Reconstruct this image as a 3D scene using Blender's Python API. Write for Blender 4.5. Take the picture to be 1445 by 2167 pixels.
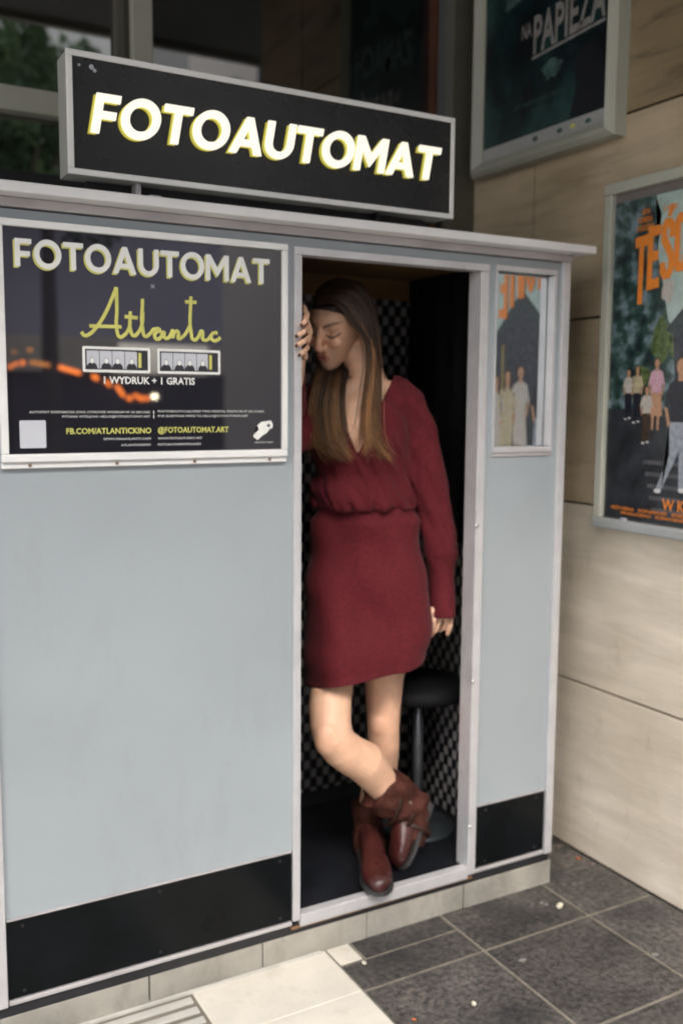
import bpy, bmesh, math, random
import numpy as np
from mathutils import Vector, Matrix, noise
random.seed(7); np.random.seed(7)
sc = bpy.context.scene
for o in list(bpy.data.objects): bpy.data.objects.remove(o)

# ---------------- camera, world, sun, exposure ----------------
cam_d = bpy.data.cameras.new('camera'); cam = bpy.data.objects.new('camera', cam_d)
sc.collection.objects.link(cam); sc.camera = cam
CR = ((0.8723876669726495, -0.48875609544067644, 0.007565559040964803),
      (-0.049540675292823536, -0.10380233389049615, -0.9933633760967921),
      (0.4862977277404748, 0.8662231552252978, -0.11476918291066071))
M3 = Matrix((CR[0], [-a for a in CR[1]], [-a for a in CR[2]])).transposed()
cam.matrix_world = Matrix.Translation((0, 0, 1.52)) @ M3.to_4x4()
cam_d.sensor_fit = 'VERTICAL'; cam_d.sensor_height = 36; cam_d.sensor_width = 24; cam_d.lens = 33.99
cam_d.clip_start = 0.05; cam_d.clip_end = 500
cam_d.dof.use_dof = True; cam_d.dof.focus_distance = 2.0; cam_d.dof.aperture_fstop = 2.0; cam_d.dof.aperture_blades = 9

SUN_EL, SUN_AZ = math.radians(38), math.radians(197)   # azimuth from +Y, clockwise: behind the camera, a little to its left
world = bpy.data.worlds.new('World'); sc.world = world; world.use_nodes = True
wn = world.node_tree; bg = wn.nodes['Background']
sky = wn.nodes.new('ShaderNodeTexSky'); sky.sky_type = 'NISHITA'; sky.sun_disc = False
sky.sun_elevation = SUN_EL; sky.sun_rotation = SUN_AZ; sky.air_density = 1.0; sky.dust_density = 4.0; sky.ozone_density = 1.0
hs = wn.nodes.new('ShaderNodeHueSaturation'); hs.inputs['Saturation'].default_value = 0.45
wn.links.new(sky.outputs[0], hs.inputs['Color']); wn.links.new(hs.outputs[0], bg.inputs['Color'])
bg.inputs['Strength'].default_value = 0.15
sun_d = bpy.data.lights.new('sun', 'SUN'); sun_d.energy = 1.35; sun_d.angle = math.radians(60); sun_d.color = (1.0, 0.95, 0.88)
sun = bpy.data.objects.new('sun', sun_d); sc.collection.objects.link(sun)
sd = Vector((math.sin(SUN_AZ) * math.cos(SUN_EL), math.cos(SUN_AZ) * math.cos(SUN_EL), math.sin(SUN_EL)))
sun.rotation_euler = sd.to_track_quat('Z', 'Y').to_euler(); sun.location = (-3, -6, 6)
vs = sc.view_settings; vs.view_transform = 'Standard'; vs.look = 'None'; vs.gamma = 1; vs.exposure = 2.08; vs.use_curve_mapping = False
sc.cycles.use_denoising = True
sc.cycles.filter_width = 1.9
sc.cycles.max_bounces = 10; sc.cycles.diffuse_bounces = 5

# ---------------- helpers ----------------
COL = sc.collection
def tag(o, label=None, cat=None, group=None, kind=None):
    if label: o['label'] = label
    if cat: o['category'] = cat
    if group: o['group'] = group
    if kind: o['kind'] = kind
    return o
def empty(name, loc, label=None, cat=None, group=None, kind=None):
    o = bpy.data.objects.new(name, None); COL.objects.link(o); o.location = loc
    o.empty_display_size = 0.05
    return tag(o, label, cat, group, kind)
def place(name, me, parent=None, mats=()):
    o = bpy.data.objects.new(name, me); COL.objects.link(o)
    for m in mats:
        me.materials.append(m)
    if parent:
        o.parent = parent
        w = Vector((0, 0, 0)); p = parent
        while p: w += p.location; p = p.parent
        o.location = -w
    return o
def bm_box(bm, a, b, mi=0, bev=0.0):
    x0, y0, z0 = a; x1, y1, z1 = b
    n0 = len(bm.faces)
    vs_ = [bm.verts.new(v) for v in ((x0,y0,z0),(x1,y0,z0),(x1,y1,z0),(x0,y1,z0),(x0,y0,z1),(x1,y0,z1),(x1,y1,z1),(x0,y1,z1))]
    fs = []
    for q in ((0,3,2,1),(4,5,6,7),(0,1,5,4),(1,2,6,5),(2,3,7,6),(3,0,4,7)):
        f = bm.faces.new([vs_[i] for i in q]); f.material_index = mi; fs.append(f)
    if bev > 0:
        es = set(e for f in fs for e in f.edges)
        r = bmesh.ops.bevel(bm, geom=list(es), offset=bev, segments=2, profile=0.5, affect='EDGES')
        for f in r['faces']: f.material_index = mi
def mesh_from(bm, name='m', smooth=False):
    me = bpy.data.meshes.new(name); bm.to_mesh(me); bm.free()
    if smooth:
        for p in me.polygons: p.use_smooth = True
    return me
def box(name, a, b, mat, parent=None, bev=0.0):
    bm = bmesh.new(); bm_box(bm, a, b, 0, bev)
    return place(name, mesh_from(bm, name), parent, (mat,))
def boxes(name, lst, mat, parent=None, bev=0.0):
    bm = bmesh.new()
    for a, b in lst: bm_box(bm, a, b, 0, bev)
    return place(name, mesh_from(bm, name), parent, (mat,))
def poly_sheet(name, polys, mats, parent, to3, smooth=False):
    """polys: (list of 2d pts, layer depth, material index); flat printed shapes"""
    bm = bmesh.new()
    for pts, d, mi in polys:
        vsn = [bm.verts.new(to3(p[0], p[1], d)) for p in pts]
        try:
            f = bm.faces.new(vsn); f.material_index = mi
        except ValueError: pass
    bmesh.ops.triangulate(bm, faces=[f for f in bm.faces if len(f.verts) > 4])
    return place(name, mesh_from(bm, name), parent, mats)
def cyl(bm, c, axis, r, L, n=16, mi=0, r2=None):
    axis = Vector(axis).normalized(); q = axis.to_track_quat('Z', 'Y').to_matrix().to_4x4()
    m = Matrix.Translation(Vector(c)) @ q
    k = bmesh.ops.create_cone(bm, cap_ends=True, segments=n, radius1=r, radius2=r if r2 is None else r2, depth=L, matrix=m)
    for v in k['verts']:
        for f in v.link_faces: f.material_index = mi

# ---- materials ----
def nt_mat(name):
    m = bpy.data.materials.new(name); m.use_nodes = True
    return m, m.node_tree, m.node_tree.nodes['Principled BSDF']
def mat(name, col, rough=0.5, metal=0.0, var=0.0, vscale=6.0, bump=0.0, bscale=60.0, spec=0.5, coat=0.0, emit=None, es=1.0, col2=None, stretch=(1,1,1), detail=6, coords='Object', ior=None, sheen=0.0, rvar=0.0):
    m, nt, p = nt_mat(name)
    p.inputs['Base Color'].default_value = (*col, 1); p.inputs['Roughness'].default_value = rough
    p.inputs['Metallic'].default_value = metal; p.inputs['Specular IOR Level'].default_value = spec
    p.inputs['Coat Weight'].default_value = coat; p.inputs['Coat Roughness'].default_value = 0.08
    if ior: p.inputs['IOR'].default_value = ior
    if sheen: p.inputs['Sheen Weight'].default_value = sheen; p.inputs['Sheen Roughness'].default_value = 0.4
    if emit: p.inputs['Emission Color'].default_value = (*emit, 1); p.inputs['Emission Strength'].default_value = es
    tc = nt.nodes.new('ShaderNodeTexCoord'); mp = nt.nodes.new('ShaderNodeMapping'); mp.inputs['Scale'].default_value = stretch
    nt.links.new(tc.outputs[coords], mp.inputs['Vector'])
    if var > 0 or col2:
        n = nt.nodes.new('ShaderNodeTexNoise'); n.inputs['Scale'].default_value = vscale; n.inputs['Detail'].default_value = detail
        nt.links.new(mp.outputs[0], n.inputs['Vector'])
        r = nt.nodes.new('ShaderNodeValToRGB'); r.color_ramp.elements[0].position = 0.32; r.color_ramp.elements[1].position = 0.68
        a = tuple(c * (1 - var) for c in col); b = col2 if col2 else tuple(min(1, c * (1 + var)) for c in col)
        r.color_ramp.elements[0].color = (*a, 1); r.color_ramp.elements[1].color = (*b, 1)
        nt.links.new(n.outputs['Fac'], r.inputs[0]); nt.links.new(r.outputs[0], p.inputs['Base Color'])
    if rvar > 0:
        n = nt.nodes.new('ShaderNodeTexNoise'); n.inputs['Scale'].default_value = vscale * 1.7; n.inputs['Detail'].default_value = 5
        nt.links.new(mp.outputs[0], n.inputs['Vector'])
        mr = nt.nodes.new('ShaderNodeMapRange'); mr.inputs['From Min'].default_value = 0.3; mr.inputs['From Max'].default_value = 0.7
        mr.inputs['To Min'].default_value = max(0.02, rough - rvar); mr.inputs['To Max'].default_value = rough + rvar
        nt.links.new(n.outputs['Fac'], mr.inputs[0]); nt.links.new(mr.outputs[0], p.inputs['Roughness'])
    if bump > 0:
        n = nt.nodes.new('ShaderNodeTexNoise'); n.inputs['Scale'].default_value = bscale; n.inputs['Detail'].default_value = 4
        nt.links.new(mp.outputs[0], n.inputs['Vector'])
        b = nt.nodes.new('ShaderNodeBump'); b.inputs['Strength'].default_value = bump; b.inputs['Distance'].default_value = 0.01
        nt.links.new(n.outputs['Fac'], b.inputs['Height']); nt.links.new(b.outputs[0], p.inputs['Normal'])
    return m

M_panel = mat('booth_paint', (0.325, 0.358, 0.378), 0.38, var=0.05, vscale=2.2, bump=0.03, bscale=160, rvar=0.06)
def grime(m, col, sc_, lo, hi, amt, z0=None):
    nt = m.node_tree; p = nt.nodes['Principled BSDF']; src = p.inputs['Base Color'].links[0].from_socket
    tc = nt.nodes.new('ShaderNodeTexCoord'); mp = nt.nodes.new('ShaderNodeMapping'); mp.inputs['Scale'].default_value = (1, 1, .35); nt.links.new(tc.outputs['Object'], mp.inputs['Vector'])
    n = nt.nodes.new('ShaderNodeTexNoise'); n.inputs['Scale'].default_value = sc_; n.inputs['Detail'].default_value = 9; n.inputs['Roughness'].default_value = .7; nt.links.new(mp.outputs[0], n.inputs['Vector'])
    mr = nt.nodes.new('ShaderNodeMapRange'); mr.inputs['From Min'].default_value = lo; mr.inputs['From Max'].default_value = hi; mr.inputs['To Max'].default_value = amt; nt.links.new(n.outputs['Fac'], mr.inputs[0])
    mx = nt.nodes.new('ShaderNodeMixRGB'); nt.links.new(mr.outputs[0], mx.inputs[0]); nt.links.new(src, mx.inputs[1]); mx.inputs[2].default_value = (*col, 1); nt.links.new(mx.outputs[0], p.inputs['Base Color'])
grime(M_panel, (0.25, 0.27, 0.27), 7, .56, .78, .35)
M_alu = mat('brushed_aluminium', (0.60, 0.59, 0.60), 0.42, metal=0.35, var=0.07, vscale=14, rvar=0.08)
M_alu2 = mat('worn_aluminium', (0.50, 0.47, 0.47), 0.5, metal=0.3, var=0.12, vscale=9)
M_white = mat('white_frame', (0.76, 0.75, 0.73), 0.4, var=0.05, vscale=9)
M_black = mat('gloss_black_panel', (0.005, 0.006, 0.007), 0.20, var=0.3, vscale=8, rvar=0.06, bump=0.02, bscale=9, spec=0.14)
M_rub = mat('matt_black', (0.014, 0.014, 0.016), 0.6, var=0.3, vscale=12)
M_grey_edge = mat('grey_edge', (0.22, 0.21, 0.21), 0.5)
M_plinth = mat('pale_concrete', (0.29, 0.272, 0.235), 0.8, var=0.25, vscale=6, bump=0.25, bscale=70)
M_screw = mat('rusty_screw', (0.20, 0.13, 0.09), 0.6, var=0.3, vscale=200)
M_rust = mat('rust_edge', (0.22, 0.12, 0.06), 0.8, var=0.5, vscale=40)
M_bolt = mat('zinc_bolt', (0.7, 0.69, 0.67), 0.35, metal=0.6)
M_mirror = mat('mirror_glass', (0.72, 0.75, 0.76), 0.035, metal=1.0)
M_glass = mat('dark_window_glass', (0.003, 0.004, 0.004), 0.02, ior=2.3, spec=0.5, var=0.3, vscale=1.5)
M_glass2 = mat('coated_window_glass', (0.003, 0.004, 0.004), 0.02, ior=3.9)
M_mullion = mat('painted_mullion', (0.42, 0.42, 0.35), 0.5, var=0.06, vscale=5)
M_mull_d = mat('dark_steel', (0.10, 0.095, 0.07), 0.5, var=0.1)  # dark steel of the beads, corner post and canopy fascia
M_red = mat('rust_red_steel', (0.09, 0.03, 0.015), 0.6, var=0.2)
M_soffit = mat('dark_soffit', (0.055, 0.055, 0.052), 0.8, var=0.2, vscale=2)
M_rib = mat('ribbed_stone', (0.46, 0.44, 0.40), 0.75, var=0.1, vscale=9, bump=0.2, bscale=80)
M_slab = mat('pale_limestone', (0.58, 0.54, 0.465), 0.65, var=0.12, vscale=5, bump=0.12, bscale=60)
M_ground = mat('distant_paving', (0.36, 0.34, 0.31), 0.8, var=0.15, vscale=0.6)
grime(M_plinth, (0.10, 0.09, 0.07), 9, .50, .75, .55); grime(M_slab, (0.30, 0.26, 0.20), 11, .54, .78, .45); grime(M_rib, (0.22, 0.19, 0.15), 11, .52, .75, .5); grime(M_alu, (0.30, 0.27, 0.25), 18, .58, .78, .4)
M_grout = mat('grout', (0.17, 0.15, 0.12), 0.9, var=0.2, vscale=20)

def m_granite(name, k):
    m, nt, p = nt_mat(name)
    tc = nt.nodes.new('ShaderNodeTexCoord')
    n1 = nt.nodes.new('ShaderNodeTexNoise'); n1.inputs['Scale'].default_value = 55; n1.inputs['Detail'].default_value = 8; n1.inputs['Roughness'].default_value = 0.7
    n2 = nt.nodes.new('ShaderNodeTexNoise'); n2.inputs['Scale'].default_value = 5; n2.inputs['Detail'].default_value = 6
    v = nt.nodes.new('ShaderNodeTexVoronoi'); v.inputs['Scale'].default_value = 230
    for q in (n1, n2, v): nt.links.new(tc.outputs['Object'], q.inputs['Vector'])
    r1 = nt.nodes.new('ShaderNodeValToRGB'); r1.color_ramp.elements[0].position = 0.36; r1.color_ramp.elements[1].position = 0.68
    r1.color_ramp.elements[0].color = (0.024*k, 0.026*k, 0.029*k, 1); r1.color_ramp.elements[1].color = (0.150*k, 0.142*k, 0.138*k, 1)
    r2 = nt.nodes.new('ShaderNodeValToRGB'); r2.color_ramp.elements[0].position = 0.3; r2.color_ramp.elements[1].position = 0.72
    r2.color_ramp.elements[0].color = (0.42, 0.42, 0.44, 1); r2.color_ramp.elements[1].color = (1.75, 1.62, 1.45, 1)
    mx = nt.nodes.new('ShaderNodeMixRGB'); mx.blend_type = 'MULTIPLY'; mx.inputs[0].default_value = 1
    nt.links.new(n1.outputs['Fac'], r1.inputs[0]); nt.links.new(n2.outputs['Fac'], r2.inputs[0])
    nt.links.new(r1.outputs[0], mx.inputs[1]); nt.links.new(r2.outputs[0], mx.inputs[2])
    r3 = nt.nodes.new('ShaderNodeValToRGB'); r3.color_ramp.elements[0].position = 0.0; r3.color_ramp.elements[1].position = 0.22
    r3.color_ramp.elements[0].color = (0.22, 0.21, 0.2, 1); r3.color_ramp.elements[1].color = (0, 0, 0, 1)
    nt.links.new(v.outputs['Distance'], r3.inputs[0])
    ad = nt.nodes.new('ShaderNodeMixRGB'); ad.blend_type = 'ADD'; ad.inputs[0].default_value = 0.35
    nt.links.new(mx.outputs[0], ad.inputs[1]); nt.links.new(r3.outputs[0], ad.inputs[2])
    nt.links.new(ad.outputs[0], p.inputs['Base Color'])
    p.inputs['Roughness'].default_value = 0.5
    b = nt.nodes.new('ShaderNodeBump'); b.inputs['Strength'].default_value = 0.12; b.inputs['Distance'].default_value = 0.004
    nt.links.new(n1.outputs['Fac'], b.inputs['Height']); nt.links.new(b.outputs[0], p.inputs['Normal'])
    return m
M_gran = [m_granite('dark_granite_%s' % a, k) for a, k in (('a', 0.62), ('b', 0.72), ('c', 0.86))]

def m_travertine(name, base, dark):
    m, nt, p = nt_mat(name)
    tc = nt.nodes.new('ShaderNodeTexCoord')
    mp = nt.nodes.new('ShaderNodeMapping'); mp.inputs['Scale'].default_value = (1, 0.8, 5.0); mp.inputs['Rotation'].default_value = (math.radians(3), 0, 0)
    nt.links.new(tc.outputs['Object'], mp.inputs['Vector'])
    n1 = nt.nodes.new('ShaderNodeTexNoise'); n1.inputs['Scale'].default_value = 3.2; n1.inputs['Detail'].default_value = 9; n1.inputs['Roughness'].default_value = 0.62; n1.inputs['Distortion'].default_value = 0.5
    nt.links.new(mp.outputs[0], n1.inputs['Vector'])
    r1 = nt.nodes.new('ShaderNodeValToRGB')
    e = r1.color_ramp.elements; e[0].position = 0.30; e[0].color = (*dark, 1); e[1].position = 0.47; e[1].color = (*[b * 0.93 for b in base], 1)
    e2 = r1.color_ramp.elements.new(0.72); e2.color = (*[min(1, b * 1.1) for b in base], 1)
    nt.links.new(n1.outputs['Fac'], r1.inputs[0])
    n2 = nt.nodes.new('ShaderNodeTexNoise'); n2.inputs['Scale'].default_value = 2.6; n2.inputs['Detail'].default_value = 6
    nt.links.new(tc.outputs['Object'], n2.inputs['Vector'])
    r2 = nt.nodes.new('ShaderNodeValToRGB'); r2.color_ramp.elements[0].position = 0.3; r2.color_ramp.elements[1].position = 0.62
    r2.color_ramp.elements[0].color = (0.84, 0.82, 0.78, 1); r2.color_ramp.elements[1].color = (1.05, 1.05, 1.06, 1)
    nt.links.new(n2.outputs['Fac'], r2.inputs[0])
    mx = nt.nodes.new('ShaderNodeMixRGB'); mx.blend_type = 'MULTIPLY'; mx.inputs[0].default_value = 1
    nt.links.new(r1.outputs[0], mx.inputs[1]); nt.links.new(r2.outputs[0], mx.inputs[2])
    nt.links.new(mx.outputs[0], p.inputs['Base Color']); p.inputs['Roughness'].default_value = 0.72
    n3 = nt.nodes.new('ShaderNodeTexNoise'); n3.inputs['Scale'].default_value = 30; n3.inputs['Detail'].default_value = 6
    nt.links.new(mp.outputs[0], n3.inputs['Vector'])
    b = nt.nodes.new('ShaderNodeBump'); b.inputs['Strength'].default_value = 0.25; b.inputs['Distance'].default_value = 0.004
    nt.links.new(n3.outputs['Fac'], b.inputs['Height']); nt.links.new(b.outputs[0], p.inputs['Normal'])
    return m
M_trav = [m_travertine('travertine_lit_tone', (0.71, 0.625, 0.51), (0.60, 0.515, 0.405)),
          m_travertine('travertine_half_shade_tone', (0.49, 0.39, 0.265), (0.35, 0.275, 0.18)),
          m_travertine('travertine_shade_tone', (0.28, 0.21, 0.12), (0.11, 0.08, 0.05))]  # courses darken upward: canopy shade is put into the stone colour
for q_ in M_trav: grime(q_, (0.16, 0.125, 0.085), 13, .60, .80, .45)
M_joint = mat('dark_joint', (0.05, 0.043, 0.033), 0.9)

# ---------------- ground ----------------
bm = bmesh.new(); bm_box(bm, (-60, -60, -0.3), (60, 40, -0.012))
ground = place('ground', mesh_from(bm), None, (M_ground,)); tag(ground, kind='structure')
pave = empty('pavement', (0, 0, 0), kind='structure')
box('grout_bed', (-1.2, -1.2, -0.02), (2.24, 3.0, -0.0012), M_grout, pave)
TP = 0.391
box('slab_bed', (0.8145, -1.13, -0.03), (1.2045, 2.404, -0.0007), M_slab, pave)
def tile(x0, y0, x1, y1, m, dz=0.0, name='paving_tile'):
    g = 0.0048
    o = box(name, (x0 + g, y0 + g, -0.03), (x1 - g, y1 - g, 0.0 + dz), m, pave, 0.0016)
    return o
xs = [1.205, 1.596, 1.986, 2.242]; ys = [2.012 + 0.3935 * k for k in range(-8, 3)]
pale_patch = (1.2065, 2.137, 1.284, 2.232)
k = 0
for i in range(3):
    for j in range(len(ys) - 1):
        k += 1
        if i == 0 and abs(ys[j] - 2.012) < 1e-6:      # notched by a pale infill piece
            tile(xs[i], ys[j], xs[i + 1], pale_patch[1], M_gran[0])
            tile(pale_patch[2], pale_patch[1] - 0.003, xs[i + 1], ys[j + 1], M_gran[0])
            tile(pale_patch[0], pale_patch[1], pale_patch[2], 2.30, M_slab, name='pale_infill')
        else:
            tile(xs[i], ys[j], xs[i + 1], ys[j + 1], M_gran[(i * 7 + j * 5 + k) % 3], random.uniform(-0.0006, 0.0006))
for j in range(len(ys) - 1):
    tile(0.814, ys[j], 1.205, ys[j + 1], M_slab, 0.0008, name='pale_slab')
for i in range(-3, 3):
    x0 = 0.412 + 0.4 * i - (0.0 if i < 3 else 0); x1 = x0 + 0.4
    if x0 > 0.6: continue
    for j in range(-7, 1):
        y1 = 2.245 + 0.40 * j; y0 = y1 - 0.40
        bm = bmesh.new(); bm_box(bm, (x0 + .003, y0 + .003, -0.03), (x1 - .003, y1 - .003, -0.002), 0, 0.0015)
        for q in range(9):
            yy = y0 + 0.025 + q * 0.0435
            bm_box(bm, (x0 + .008, yy, -0.0021), (x1 - .008, yy + 0.024, 0.0045), 0, 0.002)
        place('ribbed_tactile_tile', mesh_from(bm), pave, (M_rib,))
for j in range(-7, 2):
    tile(-1.2, 2.245 + .4 * (j - 1), -0.79, 2.245 + .4 * j, M_gran[j % 3])
tile(0.30, 2.247, 0.81, 2.62, M_slab, 0.001, name='pale_slab')

# ---------------- travertine side wall ----------------
XW = 2.243
wall = empty('stone_wall', (XW, 2.0, 0), 'beige travertine wall in large slabs with dark joints, right of the photo booth', 'wall')
box('wall_core', (XW + 0.025, 1.26, -0.05), (XW + 0.45, 3.6, 3.66), M_joint, wall)
zc = [0.0, 0.585, 1.187, 1.790, 2.392, 2.995, 3.66]
vj = [[1.27], [1.27], [1.27], [1.27, 1.52, 2.665], [1.27, 2.9], [1.27, 1.75], [1.27, 2.3], [1.27, 1.9]]
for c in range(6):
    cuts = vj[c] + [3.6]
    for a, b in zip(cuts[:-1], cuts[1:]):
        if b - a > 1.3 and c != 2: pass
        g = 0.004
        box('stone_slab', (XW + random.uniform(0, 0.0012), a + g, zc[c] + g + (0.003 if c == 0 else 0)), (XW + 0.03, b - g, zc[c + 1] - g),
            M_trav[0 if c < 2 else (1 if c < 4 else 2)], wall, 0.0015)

# ---------------- glazed facade behind ----------------
fac = empty('window_facade', (0, 3.1, 0), 'tall dark glazed shopfront with grey green mullions behind the photo booth', 'window')
box('sill_panel', (-6, 3.06, 0), (2.235, 3.2, 2.19), M_rub, fac)
box('mullion', (0.955, 3.03, 2.19), (1.020, 3.12, 3.66), M_mullion, fac, 0.003)
box('glazing_bead', (0.912, 3.05, 2.44), (0.938, 3.12, 3.66), M_mull_d, fac, 0.002)
box('glazing_bead', (0.939, 3.06, 2.19), (0.954, 3.12, 3.66), M_mull_d, fac)
box('transom', (-6, 3.035, 2.355), (0.911, 3.12, 2.425), M_mullion, fac, 0.003)
box('mullion', (-0.90, 3.03, 2.426), (-0.83, 3.12, 3.66), M_mullion, fac, 0.003)
box('corner_post', (2.135, 3.0, 0.0), (2.24, 3.2, 3.66), M_mull_d, fac, 0.003)
box('corner_trim', (2.085, 3.045, 0.0), (2.098, 3.2, 3.66), M_red, fac)
box('glass_pane', (1.021, 3.085, 2.191), (2.084, 3.10, 3.66), M_glass, fac)
box('glass_pane', (-0.829, 3.085, 2.426), (0.911, 3.10, 3.66), M_glass2, fac)
box('glass_pane', (-6, 3.085, 2.426), (-0.901, 3.10, 3.66), M_glass2, fac)
box('glass_pane', (-6, 3.085, 2.191), (0.911, 3.10, 2.354), M_glass2, fac)
# canopy and upper building mass
canopy = empty('canopy', (-2, 1.8, 3.68), 'deep dark entrance canopy overhanging the shopfront and photo booth', 'canopy')
box('canopy_slab', (-7, 0.31, 3.67), (4.5, 3.7, 3.92), M_soffit, canopy)
box('canopy_fascia', (-7, 0.26, 3.63), (4.5, 0.309, 3.96), M_mull_d, canopy)

# ---------------- photo booth ----------------
YF = 2.222
booth = empty('photo_booth', (1.19, 2.55, 0), 'pale blue grey photo booth with aluminium trim, black kick panels and open doorway', 'photo booth')
X0, X1 = 0.335, 2.012
DL, DR, DB, DT = 1.125, 1.685, 0.131, 1.882      # doorway
# front skin panels (left, right, header)
box('front_panel', (0.364, YF, 0.317), (1.103, YF + 0.02, 1.925), M_panel, booth)
box('front_panel', (1.714, YF, 0.317), (1.7395, YF + 0.02, 1.925), M_panel, booth)
box('front_panel', (1.962, YF, 0.317), (1.983, YF + 0.02, 1.925), M_panel, booth)
box('front_panel', (1.7395, YF, 0.317), (1.962, YF + 0.02, 1.372), M_panel, booth)
box('front_panel', (1.7395, YF, 1.903), (1.962, YF + 0.02, 1.925), M_panel, booth)
box('header_panel', (1.103, YF, 1.902), (1.714, YF + 0.02, 1.925), M_panel, booth)
for a, b in ((0.366, 1.101), (1.716, 1.981)):
    kp = box('kick_panel', (a, YF - 0.002, 0.121), (b, YF + 0.018, 0.312), M_black, booth)
    box('panel_edge_strip', (a, YF - 0.004, 0.3125), (b, YF + 0.018, 0.3165), M_alu2, booth)
    box('base_rail', (a, YF - 0.006, 0.1055), (b, YF + 0.018, 0.1165), M_alu2, booth, 0.002)
    bmk = bmesh.new()
    nx = 3 if b - a > 0.5 else 2
    for q in range(nx):
        for zz in (0.135, 0.296):
            xx = a + 0.035 + (b - a - 0.07) * q / (nx - 1)
            cyl(bmk, (xx, YF - 0.003, zz), (0, 1, 0), 0.004, 0.004, 10)
    place('panel_screws', mesh_from(bmk), kp, (M_rub,))['kind'] = 'stuff'
# corner posts and rails
for a, b in ((X0, 0.3635), (1.9835, X1)):
    box('corner_post', (a, YF - 0.010, 0.105), (b, YF + 0.03, 1.928), M_alu, booth, 0.003)
box('top_rail', (X0, YF - 0.012, 1.9285), (X1, YF + 0.03, 1.949), M_alu2, booth, 0.003)
roof = box('roof', (0.27, 2.158, 1.9495), (2.058, 2.95, 1.972), mat('roof_edge_white', (0.74, 0.73, 0.72), 0.4, var=.06, vscale=7), booth, 0.003)
box('base_frame', (X0 + .002, YF + 0.002, 0.076), (X1 - .002, 2.93, 0.1045), M_rub, booth)
# side, back and inner walls
box('side_panel', (X0 + 0.002, YF + 0.031, 0.105), (X0 + 0.022, 2.93, 1.949), M_panel, booth)
box('side_panel', (X1 - 0.022, YF + 0.031, 0.105), (X1 - 0.002, 2.93, 1.949), M_panel, booth)
box('back_panel', (X0 + 0.022, 2.91, 0.105), (X1 - 0.022, 2.93, 1.949), M_panel, booth)

def m_checker():
    m, nt, p = nt_mat('checker_wallcovering')
    tc = nt.nodes.new('ShaderNodeTexCoord'); sx = nt.nodes.new('ShaderNodeSeparateXYZ'); nt.links.new(tc.outputs['Object'], sx.inputs[0])
    ad = nt.nodes.new('ShaderNodeMath'); ad.operation = 'ADD'; nt.links.new(sx.outputs[0], ad.inputs[0]); nt.links.new(sx.outputs[1], ad.inputs[1])
    def sn(inp, k, ph):
        a = nt.nodes.new('ShaderNodeMath'); a.operation = 'MULTIPLY_ADD'; a.inputs[1].default_value = k; a.inputs[2].default_value = ph; nt.links.new(inp, a.inputs[0])
        s = nt.nodes.new('ShaderNodeMath'); s.operation = 'SINE'; nt.links.new(a.outputs[0], s.inputs[0]); return s
    s1 = sn(ad.outputs[0], math.pi / 0.0245, 0.3); s2 = sn(sx.outputs[2], math.pi / 0.033, 0.8)
    mu = nt.nodes.new('ShaderNodeMath'); mu.operation = 'MULTIPLY'; nt.links.new(s1.outputs[0], mu.inputs[0]); nt.links.new(s2.outputs[0], mu.inputs[1])
    r = nt.nodes.new('ShaderNodeValToRGB'); nt.links.new(mu.outputs[0], r.inputs[0])
    e = r.color_ramp.elements; e[0].position = 0.0; e[0].color = (0.006, 0.007, 0.012, 1); e[1].position = 0.30; e[1].color = (0.30, 0.285, 0.275, 1)
    mr = nt.nodes.new('ShaderNodeMapRange'); nt.links.new(mu.outputs[0], mr.inputs[0]); mr.inputs['From Min'].default_value = -0.12; mr.inputs['From Max'].default_value = 0.35
    nt.links.new(mr.outputs[0], r.inputs[0]); e[1].position = 1.0
    nt.links.new(r.outputs[0], p.inputs['Base Color']); p.inputs['Roughness'].default_value = 0.45
    return m
M_check = m_checker()
M_glow_brown = mat('painted_warm_glow', (0.22, 0.12, 0.04), 0.7, var=0.2)  # warm lamp glow near the ceiling, put into brown paint
IB, IR = 2.85, 1.872
box('inner_back_wall', (1.0, IB, 0.128), (IR + 0.02, IB + 0.02, 1.86), M_check, booth)
box('inner_glow_band', (1.0, IB - 0.004, 1.861), (IR + 0.02, IB + 0.02, 1.93), M_glow_brown, booth)
box('inner_side_wall', (IR, YF + 0.021, 0.128), (IR + 0.018, IB - 0.001, 1.075), M_check, booth)
# side curtain, pleated, hanging over the upper part of that wall
bm = bmesh.new(); N = 90; rows = 14; vv = []
for i in range(N + 1):
    t = i / N; y = YF + 0.03 + (IB - 0.01 - YF - 0.03) * t
    col_ = []
    for j in range(rows + 1):
        z = 1.925 - (1.925 - 1.06) * j / rows
        x = IR - 0.012 + 0.009 * math.sin(t * 42 + 0.35 * math.sin(j * .6)) * (0.5 + 0.5 * j / rows)
        col_.append(bm.verts.new((x, y, z)))
    vv.append(col_)
for i in range(N):
    for j in range(rows): bm.faces.new((vv[i][j], vv[i + 1][j], vv[i + 1][j + 1], vv[i][j + 1]))
bmesh.ops.solidify(bm, geom=bm.faces[:], thickness=0.0015)
M_curt = mat('black_curtain', (0.010, 0.010, 0.012), 0.85, var=0.2, vscale=30)
cu = place('curtain', mesh_from(bm, smooth=True), booth, (M_curt,))
box('inner_partition', (1.0, YF + 0.021, 0.128), (1.02, IB, 1.93), M_rub, booth)
box('inner_ceiling', (0.36, YF + 0.021, 1.931), (1.98, 2.90, 1.946), M_glow_brown, booth)
M_floor = mat('booth_floor', (0.010, 0.011, 0.014), 0.38, spec=0.3, var=0.4, vscale=5, rvar=0.12, bump=0.05, bscale=30)
box('booth_floor', (0.36, YF + 0.021, 0.1046), (1.98, 2.905, 0.128), M_floor, booth)
box('skirting', (1.021, IB - 0.006, 0.1285), (IR - 0.001, IB - 0.0005, 0.175), M_rub, booth)
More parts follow.
